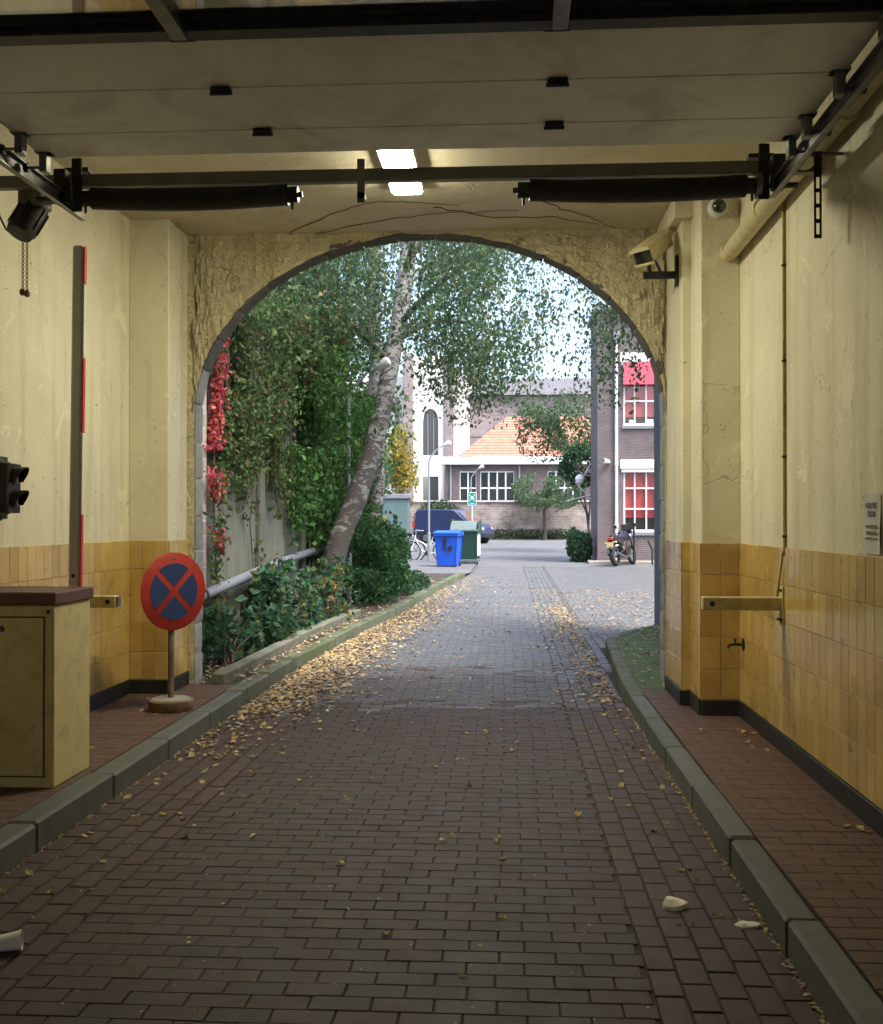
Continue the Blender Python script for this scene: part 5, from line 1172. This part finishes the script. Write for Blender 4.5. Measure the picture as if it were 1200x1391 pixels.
m.build('stems', 'bark', iv)
cr = thing('red_creeper', 'bright red autumn creeper climbing the wall just beyond the arch', 'climber', (-3.12, 11.2, 0))
P = []
for z in np.linspace(1.25, 3.62, 330):
    w = 0.10+0.16*max(0, math.sin((z-1.2)*1.9))**2+0.05*math.sin(z*9); yc = 11.2+0.12*math.sin(z*2.1)+0.15*(2.4-z)*0.2
    k = 9 if z > 2.0 else 4
    for _ in range(k):
        if noise.noise(Vector((z*3.3, 1, 2))) > (-0.35 if z > 2.2 else 0.05): P.append((abs(rng.normal())*0.05, yc-11.2+rng.normal()*w*0.7, z+rng.normal()*0.03))
link('foliage', leaves_mesh('foliage', np.array(P), 0.046, RED, 0.9, aspect=0.75), cr)
MB().tube([(0, 0.02, 0.2), (0.01, 0.08, 0.8), (0, 0.0, 1.6), (0.01, -0.06, 2.5), (0, 0.05, 3.5)], 0.014, 6).build('stem', 'bark', cr)
P = [(abs(rng.normal())*0.06, rng.normal()*0.16, z) for z in rng.uniform(0.3, 2.2, 420)]
link('green_foliage', leaves_mesh('green_foliage', np.array(P), 0.055, IVY, 0.8), cr)
gc = thing('green_climber', 'bright green climber bulging over the far end of the garden wall', 'climber', (-3.2, 21, 0)); o0 = np.array((-3.2, 21, 0))
P = ivy_points(22000, 15.0, 22.3, lambda y_: 1.55+0.35*math.sin(y_*1.7)-0.03*(y_-17), lambda y_: 3.95+0.3*math.sin(y_*0.9)+0.05*(y_-17), -3.15, 0.42, -0.05)
link('foliage', leaves_mesh('foliage', P-o0, 0.075, BRIGHT, 0.7), gc)
m = MB()
for k in range(18):
    y_ = random.uniform(15.5, 22); m.tube([(0.06, y_-21, 0.1), (0.1, y_-21+random.gauss(0, 0.1), 1.2), (0.08, y_-21+random.gauss(0, 0.2), 2.6), (0.2, y_-21+random.gauss(0, 0.3), 4)], [0.025, 0.02, 0.016, 0.008], 6)
m.build('stems', 'bark', gc)
# trees behind the garden wall
def blob_tree(name, label, base, h_trunk, c, rad, n, size, cols, group=None, r=0.12, droop=0.4, clump=1.1, thr=-0.05, cat='tree', nl=5):
    t = thing(name, label, cat, base, 0, group); b = np.array(base); c = np.array(c)
    trunk_mesh([(0, 0, -0.1), (0.03, 0, h_trunk*0.4), (-0.03, 0.02, h_trunk*0.8), tuple(0.6*(c-b)+np.array((0, 0, 0.3*h_trunk)))], r, r*0.35, 10).build('trunk', 'bark', t, True)
    for k in range(nl):
        a_ = 2*math.pi*k/nl+0.4; e_ = c-b+np.array((math.cos(a_)*rad[0]*0.75, math.sin(a_)*rad[1]*0.75, rad[2]*random.uniform(-0.3, 0.5)))
        s_ = np.array((0, 0, h_trunk*random.uniform(0.75, 1.0))); MB().tube([tuple(s_), tuple(0.5*s_+0.5*e_+np.array((0, 0, 0.1))), tuple(e_)], [r*0.4, r*0.25, r*0.08], 6).build('limb', 'bark', t, True)
    P = []
    while len(P) < n:
        q = rng.normal(size=(4000, 3)); q = unit(q)*rng.random((4000, 1))**0.45; p = c+q*np.array(rad)
        v = vnoise(p, clump, 1.7)+0.5*vnoise(p, clump*2.6, 5.1)
        P += [x for x, k in zip(p, v) if k > thr]
    link('crown', leaves_mesh('crown', np.array(P[:n])-b, size, cols, droop), t); return t
blob_tree('garden_tree', 'bushy green tree behind the garden wall, nearest the arch', (-5.2, 15.5, 0.1), 3.2, (-5.0, 15.5, 5.4), (2.2, 2.6, 2.1), 9000, 0.085, GREEN, 'trees behind the garden wall')
blob_tree('garden_tree', 'larger green tree behind the far part of the garden wall', (-5.7, 21.5, 0.1), 3.2, (-5.5, 21.5, 5.4), (2.4, 3.0, 2.7), 12000, 0.10, BRIGHT, 'trees behind the garden wall')
# shrubs in the bed
def shrub(name, label, base, rad, n, size, cols, zc, clump=2.0, thr=-0.12, group=None, nst=14):
    t = thing(name, label, 'shrub', base, 0, group)
    P = []
    while len(P) < n:
        q = unit(rng.normal(size=(3000, 3)))*rng.random((3000, 1))**0.35; p = q*np.array(rad)+np.array((0, 0, zc)); p = p[p[:, 2] > 0.02]
        v = vnoise(p+np.array(base), clump, 0.7); P += [x for x, k in zip(p, v) if k > thr]
    link('foliage', leaves_mesh('foliage', np.array(P[:n]), size, cols, 0.3), t)
    m = MB()
    for k in range(nst):
        e_ = P[random.randrange(len(P))]; m.tube([(random.gauss(0, 0.08), random.gauss(0, 0.1), -0.05), (e_[0]*0.4, e_[1]*0.4, e_[2]*0.5), tuple(e_)], [0.014, 0.01, 0.004], 5)
    m.build('stems', 'bark', t); return t
DARKG = np.array([(0.04, 0.11, 0.04), (0.05, 0.13, 0.045), (0.035, 0.095, 0.04), (0.075, 0.17, 0.06)])
TEAL = np.array([(0.042, 0.105, 0.06), (0.052, 0.125, 0.07), (0.036, 0.09, 0.05), (0.062, 0.14, 0.07), (0.045, 0.11, 0.055), (0.11, 0.14, 0.055)])
shrub('leafy_shrub', 'large dense dark green shrub right of the leaning birch', (-2.42, 18.5, 0.2), (0.74, 1.5, 0.95), 9000, 0.07, DARKG, 0.75)
shrub('leafy_shrub', 'dark green shrub between the leaning birch and the wall', (-3.0, 17.6, 0.2), (0.5, 1.3, 0.75), 4000, 0.07, DARKG, 0.65)
shrub('leafy_shrub', 'yellowing shrub top behind the dark shrub near the teal cabinet', (-2.6, 20.6, 0.25), (0.5, 0.8, 0.6), 1500, 0.07, np.concatenate([DARKG, YELLOW[:2]]), 0.9)
shrub('ground_cover', 'low trailing green plants spilling over the kerb past the shrub', (-1.95, 21.4, 0.2), (0.38, 1.8, 0.28), 2600, 0.06, TEAL, 0.12)
shrub('bramble', 'blue green bramble in the bed nearest the arch', (-2.87, 10.7, 0.12), (0.32, 0.95, 0.45), 560, 0.10, TEAL, 0.22, 3.0, 0.05)
shrub('bramble', 'taller blue green bramble along the wall under the grey pipe', (-2.78, 13.0, 0.13), (0.42, 1.5, 0.66), 1300, 0.10, TEAL, 0.35, 2.6, 0.05)
shrub('bramble', 'yellow flecked bramble at the foot of the leaning birch', (-2.55, 15.4, 0.15), (0.42, 1.0, 0.6), 750, 0.08, np.concatenate([TEAL, TEAL, YELLOW[:2]]), 0.35, 2.6, 0.0)
shrub('corner_bush', 'round blue green bush at the corner of the brick building', (2.42, 36.3, zg(36)), (0.46, 0.5, 0.70), 2600, 0.09, TEAL, 0.55, 1.6, -0.3)
# hedge strip, small trees and yellow tree in the distance
hs = shrub('low_hedge', 'low green and brown planting strip along the boundary wall', (1.5, 66.9, zg(67)), (7.5, 0.5, 0.45), 5000, 0.12, np.concatenate([GREEN, np.array([(0.12, 0.075, 0.05), (0.10, 0.07, 0.05)])]), 0.2, 0.8, -0.4)
blob_tree('small_tree', 'small round tree with thin trunk in front of the boundary wall', (2.25, 65.6, zg(66)), 2.3, (2.45, 65.6, 3.4), (2.3, 2.0, 1.3), 4600, 0.15, np.array([(0.11, 0.175, 0.09), (0.13, 0.20, 0.11), (0.095, 0.155, 0.085)]), None, 0.15, 0.4, 0.9, 0.1)
blob_tree('courtyard_tree', 'loose green tree reaching out from behind the brick building', (4.2, 47.5, zg(47)), 3.0, (2.2, 46.5, 5.6), (2.1, 2.0, 1.8), 5600, 0.12, np.array([(0.105, 0.165, 0.08), (0.12, 0.185, 0.095), (0.08, 0.135, 0.07)]), None, 0.16, 0.5, 1.0, 0.12)
blob_tree('conifer', 'dense dark tree close against the brick building', (3.35, 44.5, zg(44)), 1.5, (3.0, 44.5, 3.9), (0.95, 0.9, 1.0), 4500, 0.11, GREEN, None, 0.1)
blob_tree('yellow_tree', 'small tree with yellow autumn leaves left of the church', (-4.75, 46, zg(46)), 1.6, (-4.55, 46, 3.9), (0.85, 0.9, 1.9), 4200, 0.12, np.concatenate([YELLOW, np.array([(0.18, 0.22, 0.08)])]), None, 0.08)
blob_tree('blue_green_bush_tree', 'pale blue green bushy tree beside the birch trunks', (-5.6, 43, zg(43)), 1.2, (-5.6, 43, 3.2), (0.9, 1.0, 1.9), 4200, 0.11, np.array([(0.09, 0.16, 0.11), (0.11, 0.19, 0.13)]), None, 0.08)
shrub('wall_bush', 'green bush in front of the boundary wall behind the van', (-4.3, 66.8, zg(66)), (1.6, 0.5, 1.3), 2600, 0.15, GREEN, 1.2, 1.0, -0.2)
blob_tree('far_tree', 'hazy green tree standing behind the hall roof', (4.5, 92, 0.5), 6, (4.8, 92, 9.5), (3.6, 3, 3.0), 5000, 0.25, GREEN, None, 0.25)
blob_tree('far_tree', 'tall green tree left of the church wing', (-13, 62, 0.4), 5, (-12.5, 62, 8), (4.5, 4, 6), 11000, 0.25, GREEN, None, 0.3)

# ------------------------------------------------------------------ fallen leaves
def in_road(x, y_): return interp(KL, y_) < x
P = []
def drift(n, fy, fx, z):
    c = 0
    while c < n:
        y_ = fy(); x = fx(y_)
        if x is None: continue
        P.append((x, y_, z(x, y_)+0.008+abs(rng.normal())*0.007)); c += 1
ex = lambda: rng.exponential()
# left drift along the kerb: thick outside, thinning into the passage
drift(8200, lambda: 8.3+rng.gamma(2.0, 3.4) if rng.random() > 0.03 else rng.uniform(7.0, 9.6), lambda y_: (lambda w: interp(KL, y_)+0.02+min(abs(rng.normal())*w*0.55, 1.1))(0.66 if y_ > 9.5 else 0.6) if y_ < 27.3 else None, lambda x, y_: zg(y_))
drift(1500, lambda: rng.uniform(9.3, 19), lambda y_: 1.0-abs(rng.normal())*0.22, lambda x, y_: zg(y_))
drift(1800, lambda: rng.uniform(13.8, 23), lambda y_: rng.uniform(0.5, 2.9), lambda x, y_: zg(y_))
drift(460, lambda: rng.uniform(9.6, 14.6), lambda y_: (lambda a_: a_+rng.random()*(2.05-a_))(interp(KR, y_)+0.12), lambda x, y_: 0.134+zg(y_))
drift(2300, lambda: rng.uniform(9.5, 25), lambda y_: rng.uniform(-3.1, interp(KL, y_)-0.15), lambda x, y_: 0.112+zg(y_))
drift(900, lambda: rng.uniform(9.0, 27), lambda y_: rng.uniform(interp(KL, y_)+0.3, 0.6), lambda x, y_: zg(y_)-0.006)
drift(220, lambda: rng.uniform(9.4, 16), lambda y_: interp(KL, y_)-rng.uniform(0.02, 0.28), lambda x, y_: 0.145+zg(y_))
lit = link('leaf_litter', leaves_mesh('leaf_litter', np.array(P), 0.040, DRY, 0, True, 'dry_leaf', 0.7)); tag(lit, 'drifts of fallen yellow and brown birch leaves along the kerbs', 'leaves', None, 'stuff')
# single leaves lying in the passage
one = []
for vi in range(6):
    V = []; F = []; n = 7
    for i in range(n+1):
        t = i/n; w = 0.021*math.sin(math.pi*t**0.75)*(1+0.18*math.sin(i*2.3+vi)); zc = 0.010*math.sin(t*3+vi)+0.004
        V += [(-0.03+0.06*t, -w, zc+0.009+0.004*math.sin(vi+i)), (-0.03+0.06*t, 0, zc), (-0.03+0.06*t, w, zc+0.008)]
    for i in range(n): q = i*3; F += [(q, q+3, q+4, q+1), (q+1, q+4, q+5, q+2)]
    V += [(-0.03, -0.001, 0.008), (-0.05, 0.0, 0.006), (-0.03, 0.001, 0.008)]; F.append((len(V)-3, len(V)-2, len(V)-1))
    c = DRY[[2, 6, 4, 6, 1, 2][vi]]*1.2; F3 = [f for f in F if len(f) == 4]
    me = bpy.data.meshes.new('fallen_leaf'); me.from_pydata(V, [], F); me.materials.append(M['dry_leaf'])
    at = me.attributes.new('col', 'FLOAT_COLOR', 'POINT')
    for i in range(len(V)): at.data[i].color = (*(c*(0.8 if i % 3 == 1 else 1.0)), 1)
    one.append(me)
def drop(x, y_, z, zone):
    o = link('fallen_leaf', random.choice(one)); o.location = (x, y_, z+0.001); s = random.uniform(0.5, 0.95); o.scale = (s, s, s); o.rotation_euler = (random.gauss(0, 0.15), random.gauss(0, 0.15), random.uniform(0, 6.28))
    tag(o, zone[0], 'leaf', zone[1])
GLt = ('single yellow brown leaf lying on the road near the left kerb inside the passage', 'fallen leaves near the left kerb')
GRt = ('single yellow brown leaf lying on the road near the right kerb inside the passage', 'fallen leaves near the right kerb')
GMt = ('single small leaf lying in the middle of the brick road inside the passage', 'fallen leaves in the middle of the road')
GWt = ('single dry leaf lying on the red brick walkway by the right wall', 'fallen leaves on the right walkway')
GVt = ('single dry leaf lying on the red brick walkway on the left', 'fallen leaves on the left walkway')
random.seed(23)
for k in range(62): y_ = 3.9+5.2*random.random()**0.65; drop(-2.22+min(abs(random.gauss(0, 0.36)), 0.95), y_, 0, GLt)
for k in range(46): y_ = 3.6+5.6*random.random()**0.6; drop(0.98-min(abs(random.gauss(0, 0.27)), 0.6), y_, 0, GRt)
for k in range(22): drop(random.uniform(-1.3, 0.35), random.uniform(3.7, 9), 0, GMt)
for k in range(13): drop(1.70-abs(random.gauss(0, 0.12)), random.uniform(5.0, 8.0), 0.138, GWt)
for k in range(9): drop(random.uniform(-3.1, -2.5), random.uniform(6.6, 9.0), 0.138, GVt)
# leaf crumbs swept against the foot of the right kerb
P = [(1.015-abs(rng.normal())*0.012, y_, 0.006) for y_ in rng.uniform(3.2, 9.3, 900)]+[(-2.262+abs(rng.normal())*0.012, y_, 0.006) for y_ in rng.uniform(4.4, 9.3, 400)]+[(rng.uniform(-2, 1), y_, 0.003) for y_ in rng.uniform(3.3, 9.3, 260)]
lc = link('leaf_crumbs', leaves_mesh('leaf_crumbs', np.array(P), 0.014, DRY, 0, True, 'dry_leaf', 0.8)); tag(lc, 'fine orange leaf crumbs gathered along the foot of the kerbs', 'leaves', None, 'stuff')

# dry creeper tendrils crossing the ceiling in front of the arch
dv = thing('dry_tendrils', 'thin dry brown creeper tendrils stuck to the ceiling above the arch', 'creeper', (0, 0, CEIL-0.004))
for pts in ([(-1.95, 9.36), (-1.6, 8.95), (-1.2, 8.55), (-0.85, 8.45), (-0.4, 8.6)], [(-1.7, 9.36), (-1.1, 9.0), (-0.5, 8.8), (0.1, 8.75)], [(0.1, 8.35), (0.45, 8.75), (0.75, 9.1), (0.95, 9.36)], [(-0.6, 8.62), (-0.1, 8.95), (0.4, 9.0), (0.8, 9.25)]):
    q = smooth_path([(x, y_, 0) for x, y_ in pts], 6)
    q = [(p.x+random.gauss(0, 0.012), p.y+random.gauss(0, 0.012), -abs(random.gauss(0, 0.003))) for p in q]
    MB().tube(q, [0.0042*(1-0.5*i/len(q)) for i in range(len(q))], 5).build('tendril', 'bark', dv)
